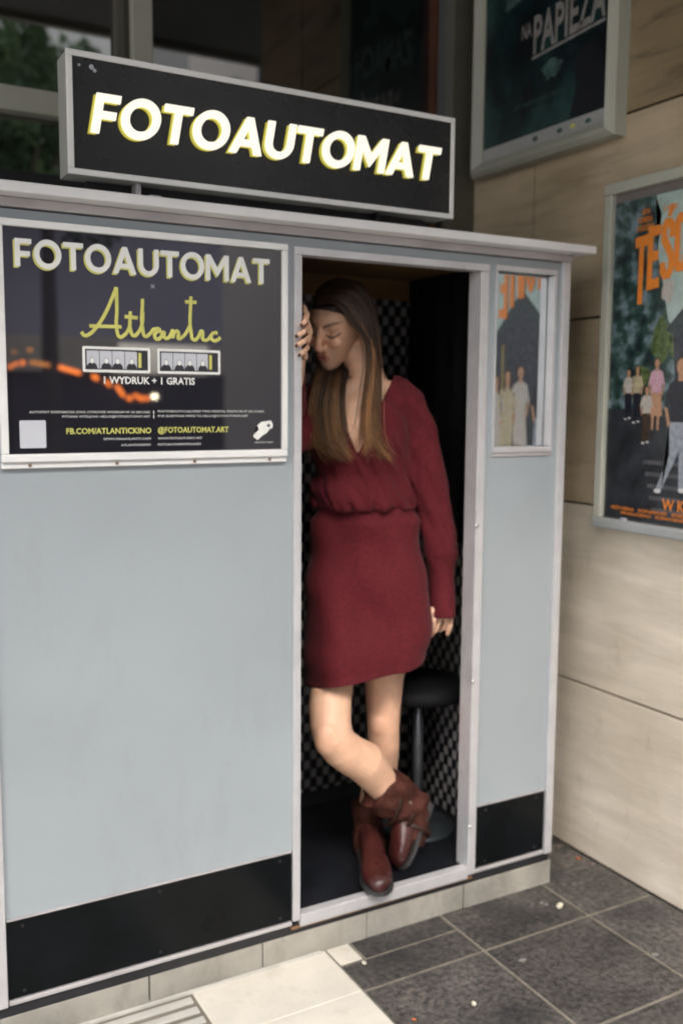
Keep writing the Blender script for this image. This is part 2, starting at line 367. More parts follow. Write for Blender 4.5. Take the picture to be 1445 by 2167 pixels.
# door frame
df = empty('door_frame', (0, 0, 0)); df.parent = booth; df.location = (0, 0, 0) - Vector(booth.location) if False else -Vector(booth.location)
def sub(o): o.location = (0, 0, 0); return o
def fbox(name, a, b, m, bev=0.002):
    bm = bmesh.new(); bm_box(bm, a, b, 0, bev); o = place(name, mesh_from(bm), None, (m,)); o.parent = df; return o
fbox('jamb', (1.1035, YF - 0.008, 0.1165), (DL, YF + 0.035, 1.8815), M_alu)
fbox('jamb', (DR, YF - 0.008, 0.1065), (1.7135, YF + 0.05, 1.8815), M_alu)
fbox('head_rail', (1.1035, YF - 0.009, 1.882), (1.7135, YF + 0.035, 1.901), M_alu)
fbox('threshold', (DL + .0005, YF - 0.010, 0.098), (DR - .0005, YF + 0.02, 0.1325), M_alu)
fbox('threshold_edge', (1.10, YF - 0.005, 0.0925), (DR + 0.02, YF + 0.01, 0.0975), M_rust, 0)
for z in (1.165, 0.705, 0.26):
    bmb = bmesh.new(); cyl(bmb, (1.688, YF - 0.009, z), (0, 1, 0), 0.0055, 0.006, 12); bo = place('bolt', mesh_from(bmb, smooth=True), None, (M_bolt,)); bo.parent = df
# plinth blocks
for a, b, dy in ((0.345, 0.703, 0), (0.707, 1.017, 0.0012), (1.0195, 1.341, 0), (1.343, 1.679, 0.0016), (1.6825, 2.018, -0.001)):
    box('plinth_block', (a, YF + 0.001 + dy, -0.003), (b, 2.90, 0.0755), M_plinth, booth, 0.003)
box('plinth_ledge', (0.40, 2.2335 - 0.02, -0.002), (1.19, YF + 0.0005, 0.0075), M_rib, booth, 0.002)

# left poster case
M_print = None
def m_print_gradient():
    m, nt, p = nt_mat('poster_print_dark')
    tc = nt.nodes.new('ShaderNodeTexCoord'); sx = nt.nodes.new('ShaderNodeSeparateXYZ'); nt.links.new(tc.outputs['Object'], sx.inputs[0])
    n = nt.nodes.new('ShaderNodeTexNoise'); n.inputs['Scale'].default_value = 9; nt.links.new(tc.outputs['Object'], n.inputs['Vector'])
    mr = nt.nodes.new('ShaderNodeMapRange'); mr.inputs['From Min'].default_value = 0.3; mr.inputs['From Max'].default_value = 0.7
    nt.links.new(n.outputs['Fac'], mr.inputs[0])
    r = nt.nodes.new('ShaderNodeValToRGB'); r.color_ramp.elements[0].color = (0.012, 0.011, 0.016, 1); r.color_ramp.elements[1].color = (0.016, 0.015, 0.021, 1)
    nt.links.new(mr.outputs[0], r.inputs[0]); nt.links.new(r.outputs[0], p.inputs['Base Color'])
    p.inputs['Roughness'].default_value = 0.02; p.inputs['IOR'].default_value = 1.9
    b = nt.nodes.new('ShaderNodeBump'); b.inputs['Strength'].default_value = 0.012; b.inputs['Distance'].default_value = 0.01
    n2 = nt.nodes.new('ShaderNodeTexNoise'); n2.inputs['Scale'].default_value = 3.5; nt.links.new(tc.outputs['Object'], n2.inputs['Vector'])
    nt.links.new(n2.outputs['Fac'], b.inputs['Height']); nt.links.new(b.outputs[0], p.inputs['Normal'])
    return m
pf = empty('poster_frame', (0, 0, 0)); pf.parent = booth; pf.location = -Vector(booth.location)
def pbox(name, a, b, m, bev=0.002, parent=None):
    bm = bmesh.new(); bm_box(bm, a, b, 0, bev); o = place(name, mesh_from(bm), None, (m,)); o.parent = parent or pf; return o
pbox('frame_rail', (0.387, YF - 0.016, 1.8875), (1.082, YF - 0.0005, 1.903), M_white)
pbox('frame_rail', (0.387, YF - 0.016, 1.3965), (0.4035, YF - 0.0005, 1.887), M_white)
pbox('frame_rail', (1.0675, YF - 0.016, 1.3965), (1.082, YF - 0.0005, 1.887), M_white)
pbox('frame_rail', (0.387, YF - 0.020, 1.378), (1.080, YF - 0.0005, 1.396), M_white, 0.003)
pbox('frame_lip', (0.387, YF - 0.012, 1.364), (1.080, YF - 0.0005, 1.3775), M_white, 0.002)
for x in (0.447, 0.643, 0.833, 1.032):
    bmb = bmesh.new(); cyl(bmb, (x, YF - 0.0125, 1.371), (0, 1, 0), 0.004, 0.003, 10); q = place('screw', mesh_from(bmb), None, (M_screw,)); q.parent = pf
pbox('poster_print', (0.4037, YF - 0.006, 1.3962), (1.0673, YF - 0.001, 1.8873), m_print_gradient(), 0)
LM_white = mat('print_white', (0.80, 0.80, 0.76), 0.35)
LM_yel = mat('print_yellow', (0.62, 0.60, 0.16), 0.35)
LM_grey = mat('print_grey', (0.42, 0.42, 0.46), 0.35)
LM_dgrey = mat('print_dark', (0.03, 0.03, 0.035), 0.35)
LM_mid = mat('print_pale_grey', (0.55, 0.56, 0.60), 0.35)

# geometric capitals (cap height 1)
def arc(cx, cy, rx, ry, a0, a1, n=20): return [(cx + rx * math.cos(math.radians(a0 + (a1 - a0) * i / n)), cy + ry * math.sin(math.radians(a0 + (a1 - a0) * i / n))) for i in range(n + 1)]
W_ = 0.20
GL = {
 'F': (0.66, [[(0,0),(W_,0),(W_,.38),(.58,.38),(.58,.56),(W_,.56),(W_,.82),(.64,.82),(.64,1),(0,1)]]),
 'T': (0.80, [[(.30,0),(.50,0),(.50,.82),(.80,.82),(.80,1),(0,1),(0,.82),(.30,.82)]]),
 'O': (1.04, [arc(.52,.5,.53,.53,0,360,40)[:-1], arc(.52,.5,.325,.335,0,360,32)[:-1]]),
 'A': (0.98, [[(0,0),(.215,0),(.30,.21),(.68,.21),(.765,0),(.98,0),(.585,1),(.395,1)], [(.37,.38),(.61,.38),(.49,.70)]]),
 'U': (0.88, [[(0,1),(0,.44)] + arc(.44,.42,.44,.435,180,360,20) + [(.88,.44),(.88,1),(.68,1),(.68,.43)] + arc(.44,.42,.24,.25,0,-180,16) + [(.20,.43),(.20,1)]]),
 'M': (1.06, [[(0,0),(.20,0),(.20,.64),(.53,.14),(.86,.64),(.86,0),(1.06,0),(1.06,1),(.85,1),(.53,.50),(.21,1),(0,1)]]),
}
def word_mesh(word, width, height, slant=0.0, gap=0.085, depth=0.001, round_=0.0):
    tot = sum(GL[c][0] for c in word) + gap * (len(word) - 1)
    cu_ = bpy.data.curves.new('w', 'CURVE'); cu_.dimensions = '2D'; cu_.fill_mode = 'BOTH'; cu_.extrude = depth; cu_.bevel_depth = round_; cu_.bevel_resolution = 1
    x = 0.0; k = width / tot
    for i, c in enumerate(word):
        w, loops = GL[c]
        adj = -0.10 if (i and (word[i - 1] + c) in ('OA', 'TO', 'AT', 'UT', 'AU', 'OT', 'FO')) else 0
        for L in loops:
            s = cu_.splines.new('POLY'); s.points.add(len(L) - 1); s.use_cyclic_u = True
            for q, (a, b) in enumerate(L): s.points[q].co = ((x + a) * k + slant * b * height, b * height, 0, 1)
        x += w + gap
    ob = bpy.data.objects.new('w', cu_); me = bpy.data.meshes.new_from_object(ob); bpy.data.objects.remove(ob)
    return me
def to_front(me, x, z, y, sx=1):       # curve plane XY -> facade plane XZ facing -Y
    for v in me.vertices: v.co = (x + v.co.x, y - v.co.z, z + v.co.y)
    return me
def text_mesh(txt, width, cap, align='L', bold=0.0, depth=0.0004, slant=0.0):
    c = bpy.data.curves.new('t', 'FONT'); c.body = txt; c.size = 1; c.extrude = 0; c.offset = bold; c.shear = slant; c.resolution_u = 2
    ob = bpy.data.objects.new('t', c); me = bpy.data.meshes.new_from_object(ob); bpy.data.objects.remove(ob)
    co = np.array([v.co[:] for v in me.vertices])
    x0, x1 = co[:, 0].min(), co[:, 0].max(); y0, y1 = co[:, 1].min(), co[:, 1].max()
    c1 = 0.73 if cap else 1
    for v in me.vertices: v.co = ((v.co.x - x0) / (x1 - x0) * width, v.co.y / 0.728 * cap, 0)
    return me
def join_meshes(lst):
    bm = bmesh.new()
    for me, mi in lst:
        n = len(bm.faces); bm.from_mesh(me)
        bm.faces.ensure_lookup_table()
        for f in bm.faces[n:]: f.material_index = mi
    return mesh_from(bm)
YP = YF - 0.0068
parts_ = []
w1 = to_front(word_mesh('FOTOAUTOMAT', 0.606, 0.060, depth=0.0002), 0.429, 1.8035, YP - 0.0006)
w2 = to_front(word_mesh('FOTOAUTOMAT', 0.606, 0.060, depth=0.0002), 0.4255, 1.8000, YP)
o = place('headline', join_meshes([(w2, 0), (w1, 1)]), None, (LM_yel, LM_white)); o.parent = pf
lines = [('AUTOMAT DOSTARCZA DWA CYFROWE WYDRUKI W 20 SEKUND', 0.450, 0.726, 1.4865, 0.0052, 0, 0.0),
 ('PHOTOBOOTH DELIVERS TWO DIGITAL PRINTS IN 20 SECONDS', 0.745, 1.019, 1.4885, 0.0052, 0, 0.0),
 ('PYTANIA WYŚLIJ NA: HELLO@FOTOAUTOMAT.ART', 0.522, 0.726, 1.4765, 0.0050, 0, 0.0),
 ('FOR QUESTIONS WRITE TO HELLO@FOTOAUTOMAT.ART', 0.745, 0.976, 1.4775, 0.0050, 0, 0.0),
 ('FB.COM/ATLANTICKINO', 0.530, 0.728, 1.4395, 0.0135, 1, 0.02),
 ('@FOTOAUTOMAT.ART', 0.744, 0.924, 1.4405, 0.0135, 1, 0.02),
 ('WWW.KINOATLANTIC.COM', 0.614, 0.726, 1.4245, 0.0052, 0, 0.0),
 ('WWW.FOTOAUTOMAT.ART', 0.744, 0.855, 1.4245, 0.0052, 0, 0.0),
 ('ATLANTICKINO', 0.655, 0.726, 1.4100, 0.0052, 0, 0.0),
 ('FOTOAUTOMATPOLAND', 0.744, 0.852, 1.4100, 0.0052, 0, 0.0),
 ('1 WYDRUK + 1 GRATIS', 0.618, 0.838, 1.5545, 0.0165, 0, 0.022),
 ('x', 0.731, 0.7425, 1.7755, 0.014, 2, 0.0), ('|', 0.7335, 0.7355, 1.4865, 0.006, 0, 0), ('|', 0.7335, 0.7355, 1.4765, 0.006, 0, 0),
 ('INSTYTUT KINO', 0.995, 1.045, 1.4120, 0.0040, 0, 0)]
for t, a, b, z, c, mi, bo_ in lines:
    o = place('printed_line', to_front(text_mesh(t, b - a, c, bold=bo_), a, z, YP), None, ((LM_white, LM_yel, LM_grey)[mi],)); o.parent = pf
# photo strips
def rr(x0, z0, x1, z1, r, n=5):
    return arc(x1 - r, z1 - r, r, r, 0, 90, n) + arc(x0 + r, z1 - r, r, r, 90, 180, n) + arc(x0 + r, z0 + r, r, r, 180, 270, n) + arc(x1 - r, z0 + r, r, r, 270, 360, n)
P = []
FMs = (LM_white, LM_dgrey, LM_mid, LM_grey, LM_yel)
def flat(nm, P):
    o = poly_sheet(nm, P, FMs, None, lambda x, z, d: (x, YP - d, z)); o.parent = pf
for (xa, xb) in ((0.570, 0.728), (0.745, 0.9035)):
    P = []
    za, zb = 1.5795, 1.6375
    P.append((rr(xa, za, xb, zb, 0.004), 0, 0)); P.append((rr(xa + .006, za + .006, xb - .006, zb - .006, 0.001), 0.0003, 1))
    w = 0.028
    for i in range(4):
        x = xa + .0095 + i * (w + .0015)
        P.append(([(x, za + .0085), (x + w, za + .0085), (x + w, zb - .0095), (x, zb - .0095)], 0.0006, 2))
        cx = x + w * (0.42 + 0.12 * (i % 2)); hh = 0.0055
        P.append((arc(cx, za + .0085, .0125, .014, 0, 180, 10), 0.0009, 1))
        P.append((arc(cx, za + .027, hh * 1.15, hh * 1.35, 0, 360, 12)[:-1], 0.0012, 3)); P.append((arc(cx, za + .0255, hh * .8, hh * 1.1, 0, 360, 12)[:-1], 0.0015, 0))
    x = xa + .0095 + 4 * (w + .0015); P.append(([(x + .002, za + .012), (x + .009, za + .012), (x + .009, zb - .012), (x + .002, zb - .012)], 0.0006, 4))
    flat('photo_strip', P)
P = []
# pointing hand emblem
HX, HZ = 1.018, 1.444
hand = [(-.028,-.016),(-.016,-.024),(-.004,-.014),(.010,-.006),(.018,.004),(.024,.004),(.026,.014),(.021,.024),(-.006,.021),(-.018,.012),(-.012,.002),(-.026,-.010)]
P.append(([(HX + a, HZ + b) for a, b in hand], 0, 0)); P.append((arc(HX + .014, HZ + .012, .005, .004, 0, 360, 8)[:-1], 0.0003, 1))
flat('hand_emblem', P); flat('blank_sticker', [(rr(0.428, 1.409, 0.485, 1.4705, 0.003), 0, 2)])
# handwritten name as a flat pen stroke
def stroke(paths, r, to3):
    c = bpy.data.curves.new('s', 'CURVE'); c.dimensions = '3D'; c.bevel_depth = r; c.bevel_resolution = 2; c.use_fill_caps = True
    for pts in paths:
        s = c.splines.new('BEZIER'); s.bezier_points.add(len(pts) - 1)
        for i, p in enumerate(pts):
            b = s.bezier_points[i]; b.co = (p[0], p[1], 0); b.handle_left_type = b.handle_right_type = 'AUTO'
        s.resolution_u = 5
    ob = bpy.data.objects.new('s', c); me = bpy.data.meshes.new_from_object(ob); bpy.data.objects.remove(ob)
    for v in me.vertices: v.co = to3(v.co.x, v.co.y, v.co.z * 0.12)
    return me
K = 2.258
SC_ = [[(0.5695,1.6693),(0.5749,1.6613),(0.5867,1.6639),(0.6015,1.6785),(0.6188,1.7028),(0.6390,1.7437),(0.6502,1.7719)],
 [(0.6507,1.7726),(0.6512,1.7256),(0.6507,1.6735),(0.6568,1.6605),(0.6667,1.6647),(0.6778,1.6795),(0.6821,1.6967)],
 [(0.6826,1.7201),(0.6828,1.6749),(0.6890,1.6646),(0.6990,1.6707),(0.7093,1.6903),(0.7119,1.7208)],
 [(0.7119,1.7503),(0.7116,1.6760),(0.7174,1.6642),(0.7293,1.6719),(0.7395,1.6819),(0.7526,1.6791),(0.7460,1.6764),(0.7393,1.6676),(0.7443,1.6590),(0.7545,1.6632),(0.7614,1.6756),(0.7622,1.6659),(0.7697,1.6613),(0.7804,1.6740),(0.7840,1.6800),(0.7837,1.6619)],
 [(0.7838,1.6694),(0.7933,1.6794),(0.7984,1.6747),(0.7973,1.6624),(0.8061,1.6651),(0.8195,1.6804),(0.8275,1.6955)],
 [(0.8298,1.7618),(0.8299,1.6759),(0.8361,1.6603),(0.8484,1.6692),(0.8566,1.6819),(0.8585,1.6711),(0.8595,1.6622),(0.8697,1.6616),(0.8804,1.6731)],
 [(0.8968,1.6786),(0.8876,1.6792),(0.8804,1.6704),(0.8858,1.6607),(0.8967,1.6626),(0.9038,1.6688)],
 [(0.5873,1.6827),(0.6612,1.6835)],[(0.6685,1.7075),(0.6996,1.7057)],[(0.8150,1.7488),(0.8439,1.7489)]]
me = stroke(SC_, 0.0043, lambda x, z, d: (x, YP - 0.0005 - d, z))
o = place('script_lettering', me, None, (LM_yel,)); o.parent = pf

# mirror in the right-hand panel
mf = empty('mirror_frame', (0, 0, 0)); mf.parent = booth; mf.location = -Vector(booth.location)
YM = 2.244
pbox('frame_rail', (1.7400, YF - 0.009, 1.887), (1.9615, YF + 0.003, 1.9025), M_alu, 0.002, mf)
pbox('frame_rail', (1.7400, YF - 0.009, 1.3725), (1.9615, YF + 0.003, 1.3885), M_alu, 0.002, mf)
pbox('frame_rail', (1.7400, YF - 0.006, 1.389), (1.7450, YF + 0.003, 1.8865), M_alu, 0.001, mf)
pbox('frame_rail', (1.9500, YF - 0.009, 1.389), (1.9615, YF + 0.020, 1.8865), M_alu, 0.002, mf)
pbox('stained_lip', (1.7380, YF - 0.005, 1.361), (1.9635, YF - 0.0005, 1.3715), M_alu2, 0.002, mf)
pbox('mirror', (1.7405, YM, 1.373), (1.961, YM + 0.006, 1.902), M_mirror, 0, mf)

# ---------------- roof sign ----------------
YS = 2.20
sign = empty('illuminated_sign', (1.06, 2.24, 1.972), 'long black box sign with bright white and yellow letters standing on the booth roof', 'sign')
SX0, SX1, SZ0, SZ1 = 0.544, 1.5725, 2.0085, 2.2705
M_sidegrey = mat('sign_side_grey', (0.36, 0.36, 0.33), 0.5, var=0.06)
box('sign_case', (SX0 + .002, YS + 0.004, SZ0 + .002), (SX1 - .002, YS + 0.082, SZ1 - .002), M_sidegrey, sign, 0.002)
M_face = mat('sign_face', (0.018, 0.018, 0.019), 0.28, rvar=0.05, var=0.2, vscale=6)
box('sign_face', (SX0 + .014, YS + 0.000, SZ0 + .013), (SX1 - .012, YS + 0.0035, SZ1 - .013), M_face, sign)
for a, b in (((SX0, SZ0), (SX1, SZ0 + .013)), ((SX0, SZ1 - .013), (SX1, SZ1)), ((SX0, SZ0 + .0131), (SX0 + .0138, SZ1 - .0131)), ((SX1 - .0118, SZ0 + .0131), (SX1, SZ1 - .0131))):
    box('frame_rail', (a[0], YS - 0.004, a[1]), (b[0], YS + 0.0036, b[1]), M_white, sign, 0.002)
LE_w = mat('lit_letter_white', (0.72, 0.70, 0.60), 0.4, emit=(1.0, 0.93, 0.75), es=0.20)
LE_y = mat('lit_letter_yellow', (0.60, 0.55, 0.10), 0.4, emit=(0.75, 0.68, 0.10), es=0.06)
o = place('letters', to_front(word_mesh('FOTOAUTOMAT', 0.915, 0.0840, slant=0.015/0.084, depth=0.004, round_=0.0008), 0.594, 2.1005, YS - 0.008), sign, (LE_w,))
o = place('letter_sides', to_front(word_mesh('FOTOAUTOMAT', 0.915, 0.0840, slant=0.015/0.084, depth=0.003), 0.588, 2.0975, YS - 0.0035), sign, (LE_y,))
for x, mm in ((0.735, M_alu), (1.38, M_rub)):
    box('bracket', (x - 0.03, YS + 0.03, 1.9725), (x - 0.018, YS + 0.06, 2.010), mm, sign)
    box('bracket', (x - 0.004, YS + 0.012, 1.9725), (x + 0.026, YS + 0.06, 1.986), mm, sign, 0.003)
box('sign_foot', (0.60, YS + 0.062, 1.9725), (1.52, YS + 0.080, 2.0102), M_rub, sign)
bmb = bmesh.new()
for x, z, r in ((0.600, 2.240, .0055), (0.607, 2.2335, .004), (0.573, 2.240, .003)): cyl(bmb, (x, YS - 0.0005, z), (0, 1, 0), r, 0.002, 9)
place('scuffs', mesh_from(bmb), sign, (LM_grey,))['kind'] = 'stuff'

# ---------------- wall poster case ----------------
XP = 2.19
def leaf_bg(name, cols, scale, seed):
    m, nt, p = nt_mat(name)
    tc = nt.nodes.new('ShaderNodeTexCoord'); mp = nt.nodes.new('ShaderNodeMapping'); mp.inputs['Location'].default_value = (seed, seed * 2, 0)
    nt.links.new(tc.outputs['Object'], mp.inputs['Vector'])
    n = nt.nodes.new('ShaderNodeTexNoise'); n.inputs['Scale'].default_value = scale; n.inputs['Detail'].default_value = 5
    nt.links.new(mp.outputs[0], n.inputs['Vector'])
    r = nt.nodes.new('ShaderNodeValToRGB'); e = r.color_ramp.elements
    e[0].position = 0.36; e[0].color = (*cols[0], 1); e[1].position = 0.66; e[1].color = (*cols[2], 1)
    q = e.new(0.5); q.color = (*cols[1], 1)
    nt.links.new(n.outputs['Fac'], r.inputs[0]); nt.links.new(r.outputs[0], p.inputs['Base Color'])
    p.inputs['Roughness'].default_value = 0.3
    return m
PC = empty('poster_case', (2.22, 1.89, 1.13), 'pale metal poster case with an orange lettered film poster on the stone wall', 'poster')
YA, YB, ZA, ZB = 1.512, 2.268, 1.128, 2.178
fr = 0.032
box('frame_rail', (2.185, YA, ZB - fr), (2.2425, YB, ZB), M_mullion, PC, 0.004)
box('frame_rail', (2.180, YA, ZA), (2.2425, YB, ZA + fr), mat('case_bottom_rail', (0.42, 0.43, 0.43), 0.45, metal=0.3, var=0.08), PC, 0.006)
box('frame_rail', (2.185, YB - fr, ZA + fr + .0004), (2.2425, YB, ZB - fr - .0004), M_mullion, PC, 0.004)
box('frame_rail', (2.185, YA, ZA + fr + .0004), (2.2425, YA + fr, ZB - fr - .0004), M_mullion, PC, 0.004)
box('backing_board', (2.204, YA + fr, ZA + fr), (2.230, YB - fr, ZB - fr), mat('grey_backing', (0.16, 0.14, 0.13), 0.7), PC)
pr = box('poster_print', (2.200, YA + fr + .004, ZA + fr + .004), (2.2035, YB - fr - .004, ZB - fr - .028), leaf_bg('print_forest', ((0.010, 0.018, 0.022), (0.03, 0.065, 0.055), (0.16, 0.22, 0.25)), 24, 1), PC)
def po(y, z, d): return (2.1996 - d, y, z)
FM = [mat('art_' + n, c, 0.35, var=v, vscale=s) for n, c, v, s in (
  ('sky', (0.36, 0.45, 0.42), 0.12, 30), ('roof', (0.028, 0.04, 0.042), 0.3, 40), ('gable', (0.03, 0.033, 0.045), 0.5, 45), ('steps', (0.022, 0.025, 0.03), 0.5, 14),
  ('pale_cloth', (0.42, 0.38, 0.34), 0.15, 90), ('cream_cloth', (0.40, 0.34, 0.22), 0.2, 90), ('black_cloth', (0.015, 0.016, 0.024), 0.3, 90), ('grey_jeans', (0.26, 0.28, 0.32), 0.25, 60),
  ('skin', (0.42, 0.23, 0.14), 0.15, 90), ('hair', (0.05, 0.03, 0.02), 0.3, 90), ('orange', (0.72, 0.22, 0.03), 0.06, 60), ('light_green', (0.075, 0.11, 0.035), 0.6, 60), ('pink_cloth', (0.5, 0.3, 0.36), 0.15, 90), ('white_shoe', (0.55, 0.55, 0.55), 0.1, 90), ('dim_step', (0.075, 0.075, 0.085), 0.3, 60), ('timber', (0.20, 0.15, 0.06), 0.3, 60))]
SKY, ROOF, GAB, STEP, PALE, CREAM, BLK, JEAN, SKIN, HAIR, ORG, LG, PINK, SHOE, DIM, TIM = range(16)
YL, YR = YA + fr + .005, YB - fr - .005; ZT = ZB - fr - .029; Z0 = ZA + fr + .005
A = []
def blob(y, z, a, b, d, m, n=14, j=0.0):
    A.append(([(y + a * (1 + random.uniform(-j, j)) * math.cos(2 * math.pi * i / n), z + b * (1 + random.uniform(-j, j)) * math.sin(2 * math.pi * i / n)) for i in range(n)], d, m))
A.append(([(YL, ZT), (2.075, ZT), (2.05, 2.06), (2.06, 1.95), (2.03, 1.85), (2.01, 1.76), (1.97, 1.70), (1.75, 1.66), (YL, 1.66)], 0.0003, SKY))
for y, z, a, b in ((2.03, 1.70, .035, .06), (1.975, 1.69, .022, .06), (2.09, 1.60, .03, .03), (1.64, 1.66, .03, .07)): blob(y, z, a, b, 0.0005, LG, 18, .25)
blob(2.015, 1.84, .02, .035, 0.0006, PALE, 14, .3)
# house
A.append(([(1.99, 1.745), (1.828, 1.885), (1.68, 1.745), (1.70, 1.50), (1.965, 1.50)], 0.0008, GAB))
A.append(([(2.016, 1.730), (1.828, 1.905), (1.66, 1.730), (1.685, 1.715), (1.828, 1.850), (1.985, 1.715)], 0.0011, ROOF))
A.append(([(1.725, 1.72), (1.742, 1.72), (1.742, 1.52), (1.725, 1.52)], 0.0012, TIM)); A.append(([(1.652, 1.725), (1.664, 1.725), (1.68, 1.79), (1.668, 1.79)], 0.0012, ORG))
A.append(([(YL, 1.50), (YR, 1.50), (YR, Z0), (YL, Z0)], 0.0009, STEP))
for i in range(5): A.append(([(1.60 + .03 * i, 1.35 - .035 * i), (2.08 - .01 * i, 1.35 - .035 * i), (2.08 - .01 * i, 1.338 - .035 * i), (1.60 + .03 * i, 1.338 - .035 * i)], 0.0010, DIM))
poly_sheet('printed_scenery', A, FM, PC, po)['kind'] = 'stuff'; A = []
def person2d(y, zf, h, top, bot, long_hair=False, skirt=False, lean=0.0, sh=SHOE, d=0.0014):
    k = h; hw = 0.11 * k
    if skirt:
        A.append(([(y - hw * 1.1, zf + .20 * k), (y + hw * 1.1, zf + .20 * k), (y + hw * .7, zf + .60 * k), (y - hw * .7, zf + .60 * k)], d, bot))
        for s in (-1, 1): A.append(([(y + s * .05 * k - .018 * k, zf), (y + s * .05 * k + .018 * k, zf), (y + s * .05 * k + .025 * k, zf + .22 * k), (y + s * .05 * k - .025 * k, zf + .22 * k)], d - .0001, SKIN))
    else:
        A.append(([(y + lean + .075 * k, zf), (y + lean + .02 * k, zf), (y - .005 * k, zf + .30 * k), (y - hw * .82, zf + .53 * k), (y + hw * .85, zf + .53 * k), (y + .08 * k, zf + .28 * k)], d, bot))
        A.append(([(y - .02 * k, zf + .02 * k), (y - .07 * k, zf + .02 * k), (y - hw * .95, zf + .28 * k), (y - hw * .86, zf + .54 * k), (y, zf + .52 * k)], d + .0001, bot))
        blob(y + lean + .05 * k, zf, .035 * k, .018 * k, d + .0002, sh, 10); blob(y - .05 * k, zf + .02 * k, .035 * k, .018 * k, d + .0002, sh, 10)
    A.append(([(y - hw * .8, zf + .52 * k), (y + hw * .8, zf + .52 * k), (y + hw * 1.0, zf + .80 * k), (y + .03 * k, zf + .845 * k), (y - .03 * k, zf + .845 * k), (y - hw * 1.0, zf + .80 * k)], d + .0003, top))
    for s in (-1, 1):
        A.append(([(y + s * hw * 1.0, zf + .79 * k), (y + s * hw * .7, zf + .78 * k), (y + s * hw * 1.02, zf + .62 * k), (y + s * hw * 1.35, zf + .64 * k)], d + .0004, top))
        A.append(([(y + s * hw * 1.32, zf + .635 * k), (y + s * hw * 1.05, zf + .62 * k), (y + s * hw * .75, zf + .50 * k), (y + s * hw * .98, zf + .48 * k)], d + .0002, SKIN))
    A.append(([(y - .025 * k, zf + .82 * k), (y + .025 * k, zf + .82 * k), (y + .025 * k, zf + .88 * k), (y - .025 * k, zf + .88 * k)], d + .0004, SKIN))
    blob(y, zf + .935 * k, .052 * k, .068 * k, d + .0004, HAIR, 14)
    blob(y, zf + .925 * k, .044 * k, .058 * k, d + .0005, SKIN, 14)
    if long_hair:
        for s in (-1, 1): A.append(([(y + s * .05 * k, zf + .95 * k), (y + s * .03 * k, zf + .95 * k), (y + s * .035 * k, zf + .80 * k), (y + s * .06 * k, zf + .79 * k)], d + .0006, HAIR))
for a_ in (((1.950, 1.262, 0.39, BLK, JEAN), dict(lean=0.05)), ((1.835, 1.30, 0.345, PALE, PALE), dict(skirt=True)), ((1.765, 1.262, 0.370, CREAM, CREAM), dict(long_hair=True, lean=.03)),
  ((1.700, 1.265, 0.350, PALE, PALE), dict(long_hair=True)), ((2.040, 1.44, 0.21, PINK, SKIN), dict(skirt=True, d=.0013)), ((2.115, 1.46, 0.17, CREAM, BLK), dict(long_hair=True, d=.0012)),
  ((2.075, 1.40, 0.17, PALE, HAIR), dict(d=.0013)), ((2.150, 1.47, 0.15, PALE, BLK), dict(d=.0012))):
    A.clear(); person2d(*a_[0], **a_[1]); poly_sheet('printed_figure', A, FM, PC, po)
# title: tall condensed hand-cut capitals, TEŚCIOWIE
CG = {
 'T': [[(.36,0),(.66,.0),(.66,.84),(.98,.86),(1,1),(0,.97),(.02,.84),(.36,.85)]],
 'E': [[(0,0),(.95,.03),(.93,.17),(.34,.15),(.34,.46),(.80,.47),(.80,.60),(.34,.60),(.34,.86),(.95,.87),(.95,1),(0,1)]],
 'I': [[(.30,0),(.70,0),(.68,1),(.30,1)]],
 'O': [[(.5 + .48 * math.cos(t), .5 + .5 * math.sin(t)) for t in [i * math.pi / 9 for i in range(18)]], [(.5 + .16 * math.cos(t), .5 + .36 * math.sin(t)) for t in [i * math.pi / 6 for i in range(12)]]],
 'C': [[(1,.22),(1,.10),(.75,0),(.25,0),(.02,.10),(.02,.90),(.25,1),(.75,1),(1,.90),(1,.74),(.68,.74),(.68,.84),(.5,.88),(.36,.82),(.36,.18),(.5,.12),(.68,.16),(.68,.26)]],
 'S': [[(.0,.26),(.0,.10),(.25,0),(.75,0),(1,.12),(1,.40),(.36,.72),(.36,.84),(.5,.88),(.66,.84),(.66,.70),(.98,.70),(.98,.90),(.75,1),(.25,1),(.02,.88),(.02,.64),(.66,.34),(.66,.16),(.5,.12),(.34,.16),(.34,.26)]],
 'W': [[(.18,0),(.42,0),(.5,.45),(.58,0),(.82,0),(1.05,1),(.76,1),(.68,.42),(.58,.95),(.42,.95),(.33,.42),(.24,1),(-.05,1)]],
}
tw = 0.0455; lay = []
c_ = bpy.data.curves.new('w', 'CURVE'); c_.dimensions = '2D'; c_.fill_mode = 'BOTH'; c_.extrude = 0.0002; c_.offset = 0.0022
for i, ch in enumerate('TESCIOWIE'):
    y = 2.142 - i * (tw + .0035); u = (i - 4) / 4.0
    zt = 2.008 + 0.045 * (1 - u * u); zb_ = 1.812 + 0.085 * (1 - u * u)
    loops = list(CG[ch])
    if ch == 'S' and i == 2: loops = loops + [[(.45, 1.06), (.65, 1.05), (.95, 1.20), (.70, 1.24)]]
    for L in loops:
        s = c_.splines.new('POLY'); s.points.add(len(L) - 1); s.use_cyclic_u = True
        for q_, (a, b) in enumerate(L): s.points[q_].co = (-(y - a * tw), zb_ + b * (zt - zb_), 0, 1)
ob = bpy.data.objects.new('w', c_); me = bpy.data.meshes.new_from_object(ob); bpy.data.objects.remove(ob)
for v in me.vertices: v.co = (2.1996 - 0.0024 - v.co.z, -v.co.x, v.co.y)
place('title_lettering', me, PC, (FM[ORG],))
def on_wall(me, yl, z, x=2.1972):
    for v in me.vertices: v.co = (x, yl - v.co.x, z + v.co.y)
    return me
